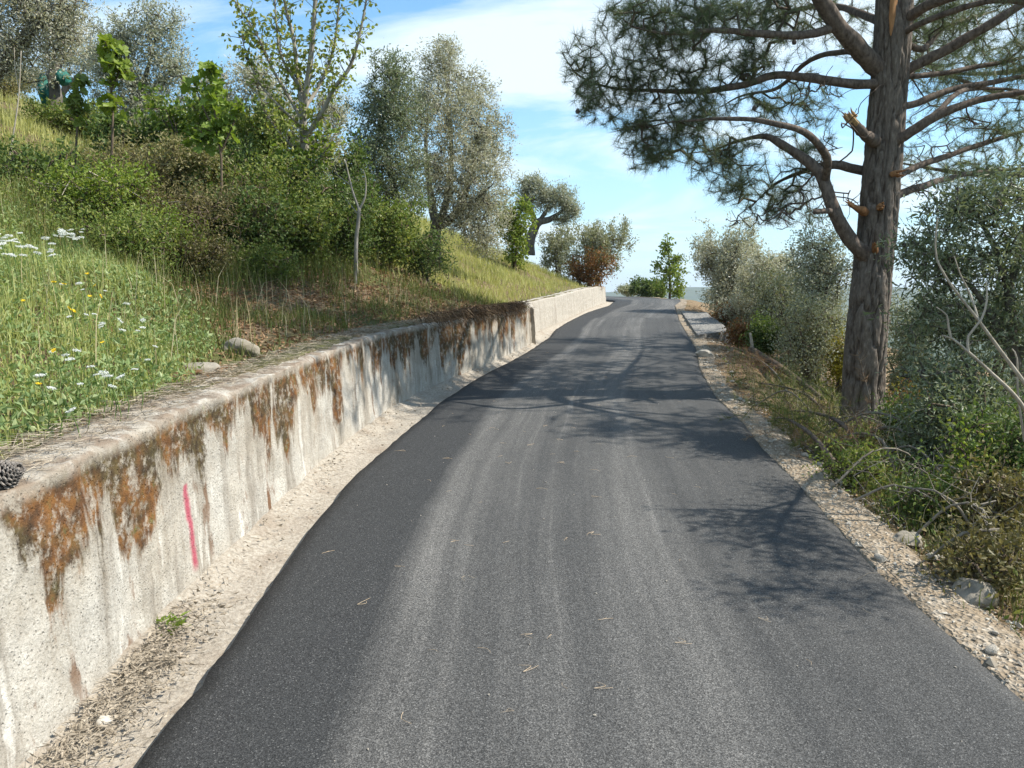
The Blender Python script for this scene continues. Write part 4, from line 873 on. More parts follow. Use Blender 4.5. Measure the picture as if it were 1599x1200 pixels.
def leaf_shape():
    # lobed vine leaf, unit length, folded along its midrib
    a = np.array([(0, 0), (.28, -.10), (.52, .10), (.42, .34), (.60, .55), (.30, .62), (.22, .86), (0, 1.0)])
    V = [(x, y, .12 * x) for x, y in a] + [(-x, y, .12 * x) for x, y in a[1:-1]] + [(0, .45, -.02)]
    n = len(a); ring = list(range(n)) + list(range(n + len(a[1:-1]) - 1, n - 1, -1)); c = len(V) - 1
    return np.array(V, float), np.array([[ring[i], ring[(i + 1) % len(ring)], c] for i in range(len(ring))])
LEAF_V, LEAF_F = leaf_shape()
def vine_shoot(label, stems, zones, mat, seed, size, nleaf, cat='sapling', name='sapling', Y=10.0):
    rng = np.random.default_rng(seed); b = stems[0][0][0].copy(); root = empty(name, b, label, cat)
    nodes = []
    for i, (pts, ra) in enumerate(stems):
        Q = smooth_path(pts, step=.06); nodes.append(Q[len(Q) // 3:]); part('stem', tube(Q, ra, 8, .1, seed + i), M['twig_brown'], root)
    g = grow(np.vstack(nodes), sample_blobs(zones, nleaf, rng, .7), rng, .12, .2)
    part('twigs', twigs_vf(g, .003, .4, 4, .01), M['twig_brown'], root)
    mes = []
    for k in range(4):
        s = rng.uniform(.8, 1.2); V = LEAF_V * size * s; V[:, 2] += .08 * size * rng.normal(size=len(V)); me = mesh_np('leaf', V, LEAF_F, False); me.materials.append(M[mat]); mes.append(me)
    tp, td = tip_dirs(g)
    for k in range(len(tp)):
        o = bpy.data.objects.new('leaf', mes[k % 4]); COL.objects.link(o); o.parent = root; o.location = tuple(tp[k] - b)
        d = Vector(tuple(unit(rng.normal(size=3) * .7 + A(.2, -.5, -.35)))); o.rotation_euler = d.to_track_quat('Y', 'Z').to_euler(); o.rotation_euler.rotate_axis('Y', rng.uniform(-1.2, 1.2))
    return root
def vines():
    Y = 10.0; t = lambda u, v, d=0: at(u, v, Y + d); s = px(Y)
    B = lambda u, v, ru, rv, w=1: (t(u, v), (ru * s, .2, rv * s), w)
    vine_shoot('slim sapling topped by a tuft of bright green lobed leaves', [([gp(177, Y), t(176, 200), t(174, 150), t(172, 100), t(168, 60)], [.02, .018, .015, .012, .006]), ([t(174, 140), t(186, 110), t(192, 70)], [.012, .01, .005])],
               [B(172, 62, 12, 14, 2), B(180, 90, 22, 20, 5), B(190, 110, 18, 18, 3), B(172, 125, 12, 18, 2), B(176, 165, 14, 26, 2)], 'bright_leaves', 341, .13, 100)
    vine_shoot('small dark leafy sapling in front of the netted stump', [([gp(122, Y), t(120, 210), t(121, 180), t(118, 140)], [.016, .014, .012, .006])],
               [B(120, 150, 18, 14, 3), B(118, 172, 18, 12, 3), B(126, 130, 14, 10, 2), B(134, 195, 16, 8, 1)], 'thicket_leaves', 342, .10, 80)
    vine_shoot('leafy dark green sapling rising from the middle of the thicket', [([gp(346, Y), t(346, 270), t(343, 230), t(336, 180), t(330, 120)], [.02, .017, .015, .012, .006]), ([t(340, 210), t(318, 170), t(304, 130)], [.012, .01, .005]), ([t(344, 240), t(366, 190), t(376, 160)], [.012, .01, .005])],
               [B(329, 110, 14, 12, 3), B(332, 145, 16, 25, 4), B(304, 130, 14, 14, 2), B(345, 200, 30, 28, 6), B(318, 215, 24, 24, 4), B(372, 165, 14, 16, 2)], 'sapling_leaves', 343, .11, 150)
    vine_shoot('green leafy shoots climbing round the young tree trunk', [([gp(470, 11.7), at(468, 340, 11.7), at(466, 280, 11.7), at(470, 220, 11.7)], [.02, .017, .013, .006])],
               [(at(470, 250, 11.7), (.34, .3, .35), 4), (at(500, 220, 11.7), (.25, .3, .3), 2), (at(440, 240, 11.7), (.3, .3, .25), 2), (at(480, 300, 11.7), (.3, .3, .25), 3)], 'sapling_leaves', 344, .085, 170, 'vine', 'climbing_vine')
vines()

def stump_and_nets():
    Y = 15.0; b = gp(82, Y); vb = 460 - (b[2] - 1.7) / px(Y); t = lambda u, v, d=0: at(u, v, Y + d)
    root = empty('pruned_stump', b, 'old grey pruned olive stump with pale bare shoots, hung with green netting', 'stump')
    part('trunk', tube(smooth_path([b - A(0, 0, .2), t(80, vb - 12), t(83, 145), t(82, 128), t(86, 112), t(89, 98)], step=.05), [.24, .17, .15, .16, .13, .09], 14, .35, 5), M['olive_bark'], root)
    rng = np.random.default_rng(5)
    for u, v, r in [(86, 80, .03), (96, 72, .028), (66, 86, .03), (100, 78, .025), (92, 60, .02), (112, 84, .02), (128, 62, .018), (140, 40, .014), (150, 70, .012), (118, 50, .012)]:
        e = t(u, v, rng.uniform(-.3, .3)); s = t(89, 100); part('bare_shoot', tube(smooth_path([s, s * .5 + e * .5 + rng.normal(size=3) * .05, e], step=.06), [r, r * .8, r * .4], 7, .1, int(u)), M['dead_wood'], root)
    for (u, v, ru, rv, lab, sd) in [(70, 142, 7, 24, 'dark green netting hanging on the left of the pruned stump', 1), (98, 122, 9, 12, 'bright green netting bunched right of the pruned stump', 2)]:
        n, m = 22, 18; q = np.linspace(0, 1, n)[:, None]; a = np.linspace(0, 2 * math.pi, m, endpoint=False)[None, :]
        prof = np.sin(np.clip(q * 1.02, 0.02, 1) * math.pi) ** .45
        fold = 1 + .22 * np.sin(a * 5 + q * 4 + sd) + .12 * np.sin(a * 9 - q * 7)
        X = prof * np.cos(a) * ru * px(Y) * fold; Yy = prof * np.sin(a) * .14 * fold; Z = (1 - 2 * q) * rv * px(Y) + 0 * a
        V = np.stack([X, Yy, Z], -1).reshape(-1, 3); V += .02 * np.stack([fbm(V * 8, sd, 2), fbm(V * 8, sd + 3, 2), fbm(V * 8, sd + 5, 2)], -1)
        o = link('green_net', mesh_np('green_net', V, grid_faces(n, m, True), True), M['net_green'], None, tuple(t(u, v, -.12))); tag(o, lab, 'net')
stump_and_nets()

def dead_sapling():
    Y = 11.2; b = gp(556, Y); t = lambda u, v, d=0: at(u, v, Y + d); root = empty('dead_sapling', b, 'bare pale forked sapling in front of the dark olive', 'sapling')
    L = [([b - A(0, 0, .1), t(556, 380), t(559, 350), t(561, 325)], [.035, .03, .028, .026]), ([t(561, 328), t(551, 300), t(544, 272), t(539, 250)], [.02, .016, .012, .006]),
         ([t(561, 328), t(570, 308), t(571, 280), t(567, 265)], [.018, .014, .01, .005]), ([t(559, 335), t(545, 318), t(533, 305)], [.01, .008, .004]), ([t(548, 290), t(535, 280), t(523, 270)], [.008, .006, .003])]
    for i, (p, r) in enumerate(L): part('trunk' if i == 0 else 'branch', tube(smooth_path(p, step=.05), r, 8, .1, i), M['pale_bark'], root)
    root2 = empty('bare_stem', gp(22, 9.5), 'thin bare stem standing in the grass at the far left edge', 'stem')
    part('stalk', tube(smooth_path([gp(20, 9.5), at(24, 190, 9.5), at(30, 140, 9.5), at(33, 80, 9.5)], step=.08), [.012, .01, .008, .004], 6), M['dead_wood'], root2)
    part('side_twig', tube(smooth_path([at(30, 140, 9.5), at(24, 110, 9.5), at(22, 75, 9.5)], step=.08), [.006, .005, .003], 6), M['dead_wood'], root2)
dead_sapling()

def shrub(u, Y, ru, top, label, mat, seed, n=420, leaf=(26, .05, .026), bark='twig_brown', name='shrub', shell=.62, lean=0., blobs=None, dmix=(.6, .9, .1), rad=.06, depth=None, base=None, stems=6, cat='shrub', back=.3, r0=.003):
    """many-stemmed shrub: u = photograph column, Y = distance, ru = half width in photo pixels, top = photo row of its top"""
    rng = np.random.default_rng(seed); b = gp(u, Y) if base is None else base; s = px(Y); tz = at(u, top, Y)[2]; h = max(tz - b[2], .25); dep = depth or ru * s * .9
    limbs = []
    for k in range(stems):
        a = rng.uniform(0, 6.28); q = rng.uniform(.25, .7); e = b + A(math.cos(a) * ru * s * q + lean * h, math.sin(a) * dep * q, h * rng.uniform(.55, .85))
        m = b * .5 + e * .5 + A(-math.cos(a) * .05, -math.sin(a) * .05, .05 * h); r = .010 + .012 * h
        limbs.append(([b + rng.normal(size=3) * A(.05, .05, 0) - A(0, 0, .06), m, e], [r, r * .7, r * .25]))
    if blobs is None:
        blobs = []
        for k in range(9):
            a = rng.uniform(0, 6.28); q = rng.uniform(.1, .72); zc = rng.uniform(.22, .74); w = (1 - .5 * abs(zc - .45))
            blobs.append((b + A(math.cos(a) * ru * s * q + lean * h * zc, math.sin(a) * dep * q, h * zc), (ru * s * .52 * w, dep * .5 * w, h * .30), w))
        blobs.append((b + A(lean * h, 0, h * .82), (ru * s * .3, dep * .3, h * .2), .5))
    for k in range(26):                                  # stray shoots that break the outline
        a = rng.uniform(0, 6.28); q = rng.uniform(.5, 1.05); blobs.append((b + A(math.cos(a) * ru * s * q + lean * h, math.sin(a) * dep * q, h * (rng.uniform(.5, 1.12) if k % 2 else rng.uniform(.95, 1.22)) * (1.08 - .35 * q)), (ru * s * .10, dep * .12, h * rng.uniform(.10, .26)), .13))
    return plant(name, label, cat, b, limbs, blobs, n, leaf, M[bark], M[mat], seed, r0=r0, seg=.16, curve=.18, back=back, rad=rad, dmix=dmix, shell=shell, sides=7, trunk='stem')
def thicket():
    g = dict(leaf=(20, .055, .028))
    shrub(255, 10.9, 100, 228, 'tall olive-brown shrub left of the leafy dark sapling', 'shrub_olive_brown', 401, 760, (28, .055, .017))
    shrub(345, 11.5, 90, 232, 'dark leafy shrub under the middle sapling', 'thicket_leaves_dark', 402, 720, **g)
    shrub(425, 11.3, 84, 250, 'bushy green shrub left of the young tree trunk', 'thicket_leaves', 403, 720, **g)
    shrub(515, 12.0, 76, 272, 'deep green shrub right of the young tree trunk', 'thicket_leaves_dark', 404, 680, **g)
    shrub(605, 12.8, 66, 318, 'rounded green shrub beside the bare forked sapling', 'thicket_leaves', 405, 520, **g)
    shrub(290, 9.4, 84, 296, 'brownish twiggy bush in the middle of the bank', 'thicket_leaves_brown', 406, 620, (20, .042, .016))
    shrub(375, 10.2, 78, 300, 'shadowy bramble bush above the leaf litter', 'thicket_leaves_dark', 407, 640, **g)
    shrub(455, 10.9, 80, 312, 'thick bramble bush below the young tree', 'thicket_leaves', 408, 680, **g)
    shrub(525, 11.9, 62, 340, 'dark bramble bush at the foot of the bare forked sapling', 'thicket_leaves_dark', 409, 520, **g)
    shrub(165, 9.0, 84, 266, 'yellow-green bush above the white flowers', 'bright_leaves', 410, 520, (22, .045, .022))
    shrub(205, 8.0, 66, 340, 'low light green bush at the edge of the lush grass', 'thicket_leaves', 411, 420, (22, .04, .02))
    shrub(60, 9.6, 110, 244, 'long low dark bramble below the upper grass', 'thicket_leaves_dark', 412, 560, **g)
    shrub(665, 13.2, 44, 366, 'small dark green bush at the shaded foot of the large olive', 'thicket_leaves_dark', 413, 260, (22, .05, .022))
    shrub(300, 8.7, 62, 380, 'small dull bush above the two grey rocks', 'thicket_leaves_brown', 414, 340, (20, .04, .018))
    shrub(415, 9.9, 52, 396, 'small green bush on the littered bank', 'thicket_leaves', 415, 300, (20, .04, .02))
    shrub(255, 8.6, 60, 330, 'feathery yellow-green bush between the grass and the thicket', 'bright_leaves', 426, 360, (20, .045, .012), dmix=(.9, .5, .5))
    shrub(395, 10.4, 60, 285, 'twiggy brown bush poking out of the thicket', 'thicket_leaves_brown', 427, 380, (14, .045, .016), stems=12)
    shrub(500, 12.8, 70, 236, 'grey-green bush behind the young tree trunk', 'shrub_grey_leaves', 416, 520, (26, .05, .018))
    shrub(400, 13.0, 74, 222, 'dense green bush behind the thicket', 'thicket_leaves', 417, 520, (24, .055, .028))
    shrub(290, 13.5, 84, 210, 'dull green bush below the silvery olive', 'shrub_grey_leaves', 418, 520, (24, .055, .02))
    shrub(130, 14.0, 60, 165, 'green bush right of the netted stump', 'thicket_leaves', 419, 340, (24, .06, .028))
    shrub(15, 18.5, 60, 118, 'brown-green bush on the skyline behind the upper grass', 'shrub_olive_brown', 420, 350, (24, .07, .03))
    shrub(305, 12.6, 70, 150, 'tall leafy green sapling clump behind the middle sapling', 'sapling_leaves', 428, 420, (18, .085, .055), dmix=(.5, .9, -.15), stems=9)
    shrub(400, 12.9, 66, 158, 'tall loose green clump left behind the young tree', 'thicket_leaves', 429, 420, (18, .08, .05), dmix=(.5, .9, -.15), stems=9)
    shrub(540, 13.2, 48, 235, 'slim green clump right behind the young tree', 'thicket_leaves_dark', 430, 300, (18, .08, .045), dmix=(.5, .9, -.15), stems=8)
    shrub(215, 12.4, 50, 190, 'loose green clump behind the slim topped sapling', 'thicket_leaves_dark', 431, 300, (18, .08, .045), dmix=(.5, .9, -.15), stems=8)
    # along the top of the bank towards the bend
    shrub(803, 22.0, 30, 316, 'small bright green tree between the large olive and the gnarled olive', 'bright_leaves', 421, 260, (22, .08, .05), base=gp(803, 22.0))
    shrub(872, 27.0, 32, 352, 'grey-green shrub on the skyline right of the gnarled olive', 'shrub_grey_leaves', 422, 260, (24, .09, .035))
    shrub(918, 25.6, 54, 346, 'spiky olive-green shrub above the end of the far wall', 'shrub_grey_leaves', 423, 620, (26, .085, .03), lean=.1, dmix=(.9, .6, .35))
    shrub(930, 24.8, 30, 392, 'reddish-brown dry shrub above the end of the far wall', 'shrub_red_leaves', 424, 200, (18, .07, .035), lean=.15)
    shrub(905, 25.0, 18, 408, 'small rusty bush at the end of the grassy bank', 'shrub_red_leaves', 425, 120, (16, .07, .035))
thicket()

# ------------------------------------------------------------------ right side
def right_side():
    # crest
    Y = 32.5; b = gp(1046, Y); t = lambda u, v: at(u, v, Y)
    s = px(Y); bl = lambda u, v, ru, rv, w: (t(u, v), (ru * s, ru * s, rv * s), w)
    plant('young_tree', 'slim bright green young tree standing at the crest of the road', 'tree', b, [([b - A(0, 0, .1), t(1046, 440), t(1045, 410), t(1043, 385), t(1042, 366)], [.06, .05, .04, .025, .01])],
          [bl(1042, 384, 8, 16, 2), bl(1044, 405, 20, 14, 4), bl(1046, 425, 28, 14, 5), bl(1050, 445, 26, 14, 5), bl(1062, 408, 9, 9, 1), bl(1024, 414, 9, 6, 1), bl(1058, 458, 12, 8, 2)], 210, (16, .10, .07), M['twig_brown'], M['bright_leaves'], 501, r0=.006, seg=.3, back=.2, rad=.07)
    shrub(1012, 37.0, 26, 438, 'low dark bush at the crest left of the slim tree', 'thicket_leaves_dark', 502, 300, (22, .10, .06), base=A(*at(1012, 466, 37.0)))
    shrub(982, 40.0, 22, 447, 'low grey-green scrub beyond the road bend', 'shrub_grey_leaves', 503, 200, (20, .11, .05), base=A(*at(982, 462, 41.0)))
    shrub(1028, 35.5, 16, 448, 'small green bush at the foot of the slim tree', 'thicket_leaves', 504, 180, (20, .10, .05), base=A(*at(1028, 468, 36)))
    # big shrubs below the road
    shrub(1132, 21.0, 52, 362, 'pale grey-green olive shrub at the crest right of the slab', 'olive_leaves_silver', 505, 900, (40, .07, .024), back=.35)
    shrub(1195, 18.0, 64, 396, 'pale rounded olive shrub right of the slab', 'olive_leaves_silver', 506, 1000, (40, .062, .022))
    shrub(1228, 15.0, 60, 430, 'dull green shrub below the slab', 'shrub_grey_leaves', 507, 760, (34, .055, .022))
    shrub(1280, 13.2, 62, 366, 'tall thin-leaved shrub left of the pine trunk', 'olive_leaves', 508, 900, (34, .05, .018), shell=.6)
    shrub(1265, 12.0, 62, 462, 'grey-green bush low beside the pine trunk', 'shrub_grey_leaves', 509, 560, (26, .045, .016))
    shrub(1205, 14.0, 30, 500, 'small dark green bush behind the fallen pole', 'thicket_leaves_dark', 510, 280, (26, .05, .03))
    shrub(1140, 18.6, 22, 478, 'orange-leaved bush behind the slab', 'shrub_red_leaves', 511, 200, (22, .06, .03))
    shrub(1164, 15.3, 22, 508, 'small red and green bush at the end of the slab', 'shrub_red_leaves', 512, 180, (20, .05, .03))
    shrub(1316, 12.2, 26, 520, 'yellow flowering bush beside the pine trunk', 'broom_yellow', 513, 300, (28, .04, .018), stems=9)
    shrub(1420, 12.5, 48, 470, 'pale feathery bush right behind the pine trunk', 'shrub_grey_leaves', 514, 600, (32, .05, .016))
    shrub(1450, 11.0, 40, 580, 'small yellow-green bush behind the pine', 'broom_yellow', 515, 160, (20, .045, .02))
    shrub(1425, 9.6, 34, 610, 'low rusty bush just right of the pine foot', 'shrub_red_leaves', 516, 140, (18, .04, .02))
    shrub(1550, 13.0, 110, 420, 'large dark bush filling the gap behind the right-hand olive', 'olive_leaves_dark_shade', 517, 700, (26, .06, .022))
    shrub(1680, 10.0, 110, 380, 'dark bush at the far right edge behind the olive', 'olive_leaves_dark_shade', 518, 500, (26, .06, .022))
    # dark olive at the right edge, its shade put into the leaf colour
    Y = 6.6; t = lambda u, v, d=0: at(u, v, Y + d); b = gp(1600, Y); s = px(Y)
    limbs = [([b - A(0, 0, .1), t(1600, 700), t(1590, 600), t(1580, 520), t(1575, 440)], [.07, .06, .05, .045, .035]), ([t(1585, 560), t(1540, 480), t(1500, 430), t(1450, 395, .1), t(1410, 380, .2)], [.035, .03, .022, .014, .006]),
             ([t(1577, 460), t(1550, 380), t(1520, 330), t(1490, 290)], [.03, .024, .016, .006]), ([t(1576, 450), t(1600, 370), t(1610, 300), t(1600, 250)], [.03, .024, .016, .006]),
             ([t(1595, 640), t(1540, 600, -.2), t(1490, 580, -.3), t(1440, 590, -.3)], [.03, .022, .014, .006]), ([t(1595, 600), t(1660, 520), t(1720, 420)], [.035, .025, .008])]
    bl = lambda u, v, d, ru, rv, w: (t(u, v, d), (ru * s, .55, rv * s), w)
    blobs = [bl(1440, 385, .1, 38, 32, 4), bl(1500, 330, 0, 55, 45, 7), bl(1560, 300, 0, 55, 50, 7), bl(1480, 420, 0, 55, 45, 7), bl(1560, 400, 0, 60, 60, 9), bl(1440, 490, .2, 45, 50, 5), bl(1500, 520, .2, 60, 55, 9), bl(1580, 500, 0, 50, 60, 7), bl(1460, 590, -.1, 50, 45, 6), bl(1540, 620, -.2, 60, 50, 7), bl(1640, 400, 0, 70, 120, 9), bl(1650, 560, 0, 60, 80, 6), bl(1600, 690, -.1, 60, 45, 4), bl(1480, 670, 0, 45, 40, 4)]
    limbs.append(([t(1590, 560), A(4.5, 5.9, 2.5), A(4.35, 5.1, 2.9), A(4.2, 4.4, 3.1), A(4.3, 3.8, 3.3)], [.035, .03, .024, .016, .006]))
    limbs.append(([A(4.35, 5.1, 2.9), A(4.0, 4.9, 2.85), A(3.75, 4.75, 2.75)], [.02, .014, .006]))
    blobs += [(A(4.05, 4.75, 2.95), (.55, .35, .22), 5), (A(4.5, 4.3, 3.3), (.5, .4, .3), 5), (A(4.3, 3.7, 3.2), (.5, .3, .22), 3), (A(4.6, 5.3, 3.0), (.5, .4, .3), 4)]
    plant('olive_tree', 'dark narrow-leaved olive crowding the right edge beside the pine', 'tree', b, limbs, blobs, 1700, (24, .06, .013), M['olive_bark'], M['olive_leaves_dark_shade'], 521, r0=.0028, seg=.14, back=.26, rad=.045, dmix=(.8, .6, .2))
    # bare pale branches in front of it
    Y = 4.9; t = lambda u, v, d=0: at(u, v, Y + d); b = gp(1650, Y); root = empty('dead_sapling', b, 'leafless pale sapling leaning in from the right edge', 'sapling')
    L = [([b, t(1650, 720), t(1612, 620), t(1560, 545), t(1520, 490), t(1485, 445), t(1463, 405), t(1461, 370), t(1464, 340)], [.03, .028, .022, .018, .015, .012, .009, .007, .004]),
         ([t(1630, 690), t(1590, 625, -.1), t(1545, 580, -.1), t(1510, 548, -.1), t(1488, 530, -.1), t(1470, 524, -.1)], [.018, .014, .012, .010, .008, .005]),
         ([t(1512, 550, -.1), t(1512, 525, -.1), t(1532, 500, -.1), t(1541, 470, -.1), t(1540, 440, -.1)], [.009, .008, .007, .006, .004]),
         ([t(1485, 528, -.1), t(1481, 510, -.1), t(1478, 492, -.1), t(1462, 480, -.1)], [.008, .007, .005, .003]),
         ([t(1530, 505), t(1515, 460, .1), t(1500, 430, .1), t(1490, 400, .1)], [.007, .006, .005, .003]), ([t(1600, 690), t(1590, 620), t(1588, 560), t(1580, 545)], [.009, .008, .006, .004])]
    for i, (p, r) in enumerate(L): part('trunk' if i == 0 else 'branch', tube(smooth_path(p, step=.05), r, 7, .08, i), M['dead_wood'], root)
    shrub(1490, 6.2, 70, 600, 'dark twiggy bush below the dark olive', 'olive_leaves_dark_shade', 537, 420, (26, .045, .014))
    shrub(1590, 5.4, 70, 640, 'tall tangled bush at the right edge under the dark olive', 'thicket_leaves_dark', 538, 420, (16, .045, .017), stems=12)
    shrub(1520, 5.3, 34, 668, 'small fresh green shrub in front of the dark olive', 'bright_leaves', 531, 120, (16, .032, .02), stems=4)
    shrub(1580, 4.7, 60, 735, 'brownish undergrowth bush at the right edge', 'thicket_leaves_brown', 532, 300, (12, .04, .016), stems=6)
    shrub(1480, 5.0, 60, 760, 'dark scrubby bush in front of the brush heap', 'thicket_leaves_dark', 533, 300, (12, .034, .014), stems=12)
    shrub(1350, 5.7, 48, 712, 'low green weedy bush at the gravel edge', 'thicket_leaves', 534, 240, (12, .035, .012), stems=12)
    shrub(1560, 3.9, 70, 850, 'low twiggy bush at the lower right edge', 'thicket_leaves_brown', 535, 320, (10, .035, .015), stems=14)
    shrub(1425, 7.4, 46, 640, 'shaded dark bush at the foot of the pine', 'thicket_leaves_dark', 536, 260, (22, .04, .02), stems=6)
right_side()
def slope_scrub():
    src = [o for o in bpy.data.objects if o.parent is None and str(o.get('label', '')).startswith(('large dark bush filling', 'dull green shrub below', 'pale rounded olive shrub'))]
    rng = np.random.default_rng(66)
    for k, (x, y) in enumerate([(6.6, 4.2), (8.2, 6.4), (5.6, 2.0), (8.6, 2.6), (10.5, 4.6), (11.5, 8.0), (7.4, .2), (12.5, 1.5), (14, 5.5), (13.5, 11), (11, 13.5), (10, -1.5)]):
        o = src[k % len(src)]; c = o.copy(); COL.objects.link(c); c.location = (x, y, float(H_right(x, y)) - .05); c.rotation_euler = (0, 0, rng.uniform(0, 6.28)); q = rng.uniform(.7, 1.1); c.scale = (q, q, q * .9)
        tag(c, 'scrub bush on the slope below the right-hand olive, beyond the right edge', 'shrub', 'scrub bushes on the slope beyond the right edge')
        for ch in list(o.children):
            d = ch.copy(); COL.objects.link(d); d.parent = c
slope_scrub()

def brush_heap():
    """cut branches thrown down between the pine and the gravel"""
    rng = np.random.default_rng(61)
    def branch(label, pts, r, nd, matneedles, sd, dead=True, sag=.25, K=46):
        Q = smooth_path(pts, step=.08); root = empty('cut_branch', Q[0], label, 'branch', 'cut branches heaped below the pine')
        part('stem', tube(Q, [r, r * .7, r * .3], 8, .12, sd), M['twig_grey' if dead else 'pine_limb_bark'], root)
        rr = np.random.default_rng(sd); k = rr.integers(len(Q) // 5, len(Q), nd); d = unit(np.gradient(Q, axis=0))[k]
        e = Q[k] + (d * .5 + unit(rr.normal(size=(nd, 3)) * A(1, 1, .6))) * rr.uniform(.15, .55, (nd, 1)); e[:, 2] = np.maximum(e[:, 2], [G(x, y) + .02 for x, y in e[:, :2]])
        g = grow(Q[len(Q) // 6:], e, rr, .10, .12, -.05); part('twigs', twigs_vf(g, .0020, .4, 4, .009), M['twig_grey' if dead else 'twig_brown'], root)
        if matneedles:
            tp, td = tip_dirs(g); n = len(tp) * K; P = np.repeat(tp, K, 0) - np.repeat(td, K, 0) * rr.uniform(0, .3, (n, 1)); D = np.repeat(td, K, 0) * .7 + unit(rr.normal(size=(n, 3))) * .7
            part('needles', needle_tris(P, D, rr.uniform(.07, .12, n), .0018, rr), M[matneedles], root, False)
    def gl(u, Y, h): p = gp(u, Y); p[2] += h; return p
    branch('long arching dry branch at the foot of the pine', [gl(1345, 7.6, .1), gl(1400, 7.0, .42), gl(1450, 6.4, .40), gl(1490, 5.8, .08)], .02, 16, None, 1)
    branch('thin grey branch curving over the brush near the pine', [gl(1300, 7.2, .15), gl(1370, 6.8, .5), gl(1440, 6.4, .5), gl(1475, 6.2, .18)], .014, 16, None, 2)
    branch('needle-covered cut branch lying nearest the gravel', [gl(1330, 5.9, .05), gl(1280, 6.3, .2), gl(1240, 6.9, .22), gl(1215, 7.4, .12)], .022, 34, 'grass_dull', 3, False)
    branch('green cut pine branch lying below the pine trunk', [gl(1380, 6.2, .08), gl(1330, 6.8, .28), gl(1290, 7.3, .3), gl(1250, 8.0, .15)], .025, 40, 'grass_dull', 4, False)
    branch('needle-covered cut branch left of the pine foot', [gl(1310, 8.2, .1), gl(1270, 8.6, .3), gl(1225, 9.2, .25), gl(1190, 9.8, .1)], .02, 40, 'grass_dull', 5, False)
    branch('browned cut branch in the middle of the brush heap', [gl(1420, 6.0, .05), gl(1390, 6.1, .35), gl(1340, 6.3, .3), gl(1300, 6.5, .1)], .018, 30, 'litter_brown', 6, True)
    branch('pale dry branch sticking out over the gravel edge', [gl(1590, 4.0, .35), gl(1530, 4.0, .28), gl(1480, 4.05, .1), gl(1455, 4.1, .02)], .012, 4, None, 7)
    branch('tangle of grey twigs in front of the dark olive', [gl(1600, 5.0, .15), gl(1540, 5.1, .4), gl(1480, 5.3, .4), gl(1420, 5.5, .1)], .014, 26, None, 8)
    branch('bent grey branch low in the right undergrowth', [gl(1560, 4.6, .1), gl(1510, 4.6, .32), gl(1450, 4.8, .3), gl(1410, 5.0, .06)], .011, 18, None, 9)
    branch('brown dry branch beside the dirt mound', [gl(1240, 9.8, .05), gl(1215, 10.4, .2), gl(1185, 11.2, .2), gl(1160, 11.8, .05)], .014, 26, 'litter_brown', 10, True)
    for k, (u, Y, lab) in enumerate([(1400, 5.6, 'grey dead branch lying across the low weedy bush'), (1460, 5.9, 'forked dead branch below the dark olive'), (1530, 4.4, 'dead branch tangled in the brownish undergrowth'), (1575, 4.2, 'dead branch lowest at the right edge'), (1370, 7.3, 'dead branch leaning against the pine foot'), (1255, 7.9, 'dead branch half buried in the needle-covered branches'), (1440, 4.9, 'dead branch in front of the dark scrubby bush')]):
        a0 = rng.uniform(-.5, .5); L = rng.uniform(50, 90)
        branch(lab, [gl(u - L, Y + a0, .06), gl(u - L * .3, Y + a0 * .3, rng.uniform(.2, .4)), gl(u + L * .4, Y - a0 * .3, rng.uniform(.2, .45)), gl(u + L, Y - a0, .12)], rng.uniform(.008, .013), 26, None, 40 + k)
    # fallen pole on the dirt bank
    a, b = at(1172, 560, 12.2), at(1285, 624, 9.8); a[2] = G(*a[:2]) + .16; b[2] = G(*b[:2]) + .12
    root = empty('fallen_pole', a, 'brown fallen pole lying down the dirt bank', 'pole')
    part('shaft', tube(smooth_path([a, a * .5 + b * .5 + A(0, 0, .03), b], step=.1), [.055, .05, .03], 10, .15, 9), M['twig_brown'], root)
    part('upright_stub', tube(smooth_path([a + (b - a) * .02, a + (b - a) * .02 + A(-.01, 0, .12), a + A(-.02, 0, .26)], step=.04), [.03, .025, .018], 8, .2, 10), M['dead_wood'], root)
    # grey twig heap on the left bank
    c = gp(140, 9.2); root = empty('twig_heap', c, 'heap of dry grey twigs on the left bank above the white flowers', 'twigs'); rr = np.random.default_rng(8)
    for k in range(34):
        p = c + A(rr.normal() * .32, rr.normal() * .2, rr.uniform(.05, .4)); d = unit(A(rr.normal(), rr.normal() * .5, rr.normal() * .35)); L = rr.uniform(.25, .6)
        part('twig', tube(smooth_path([p - d * L, p + A(0, 0, .05), p + d * L], step=.12), [.008, .006, .003], 5), M['dead_wood'], root)
brush_heap()

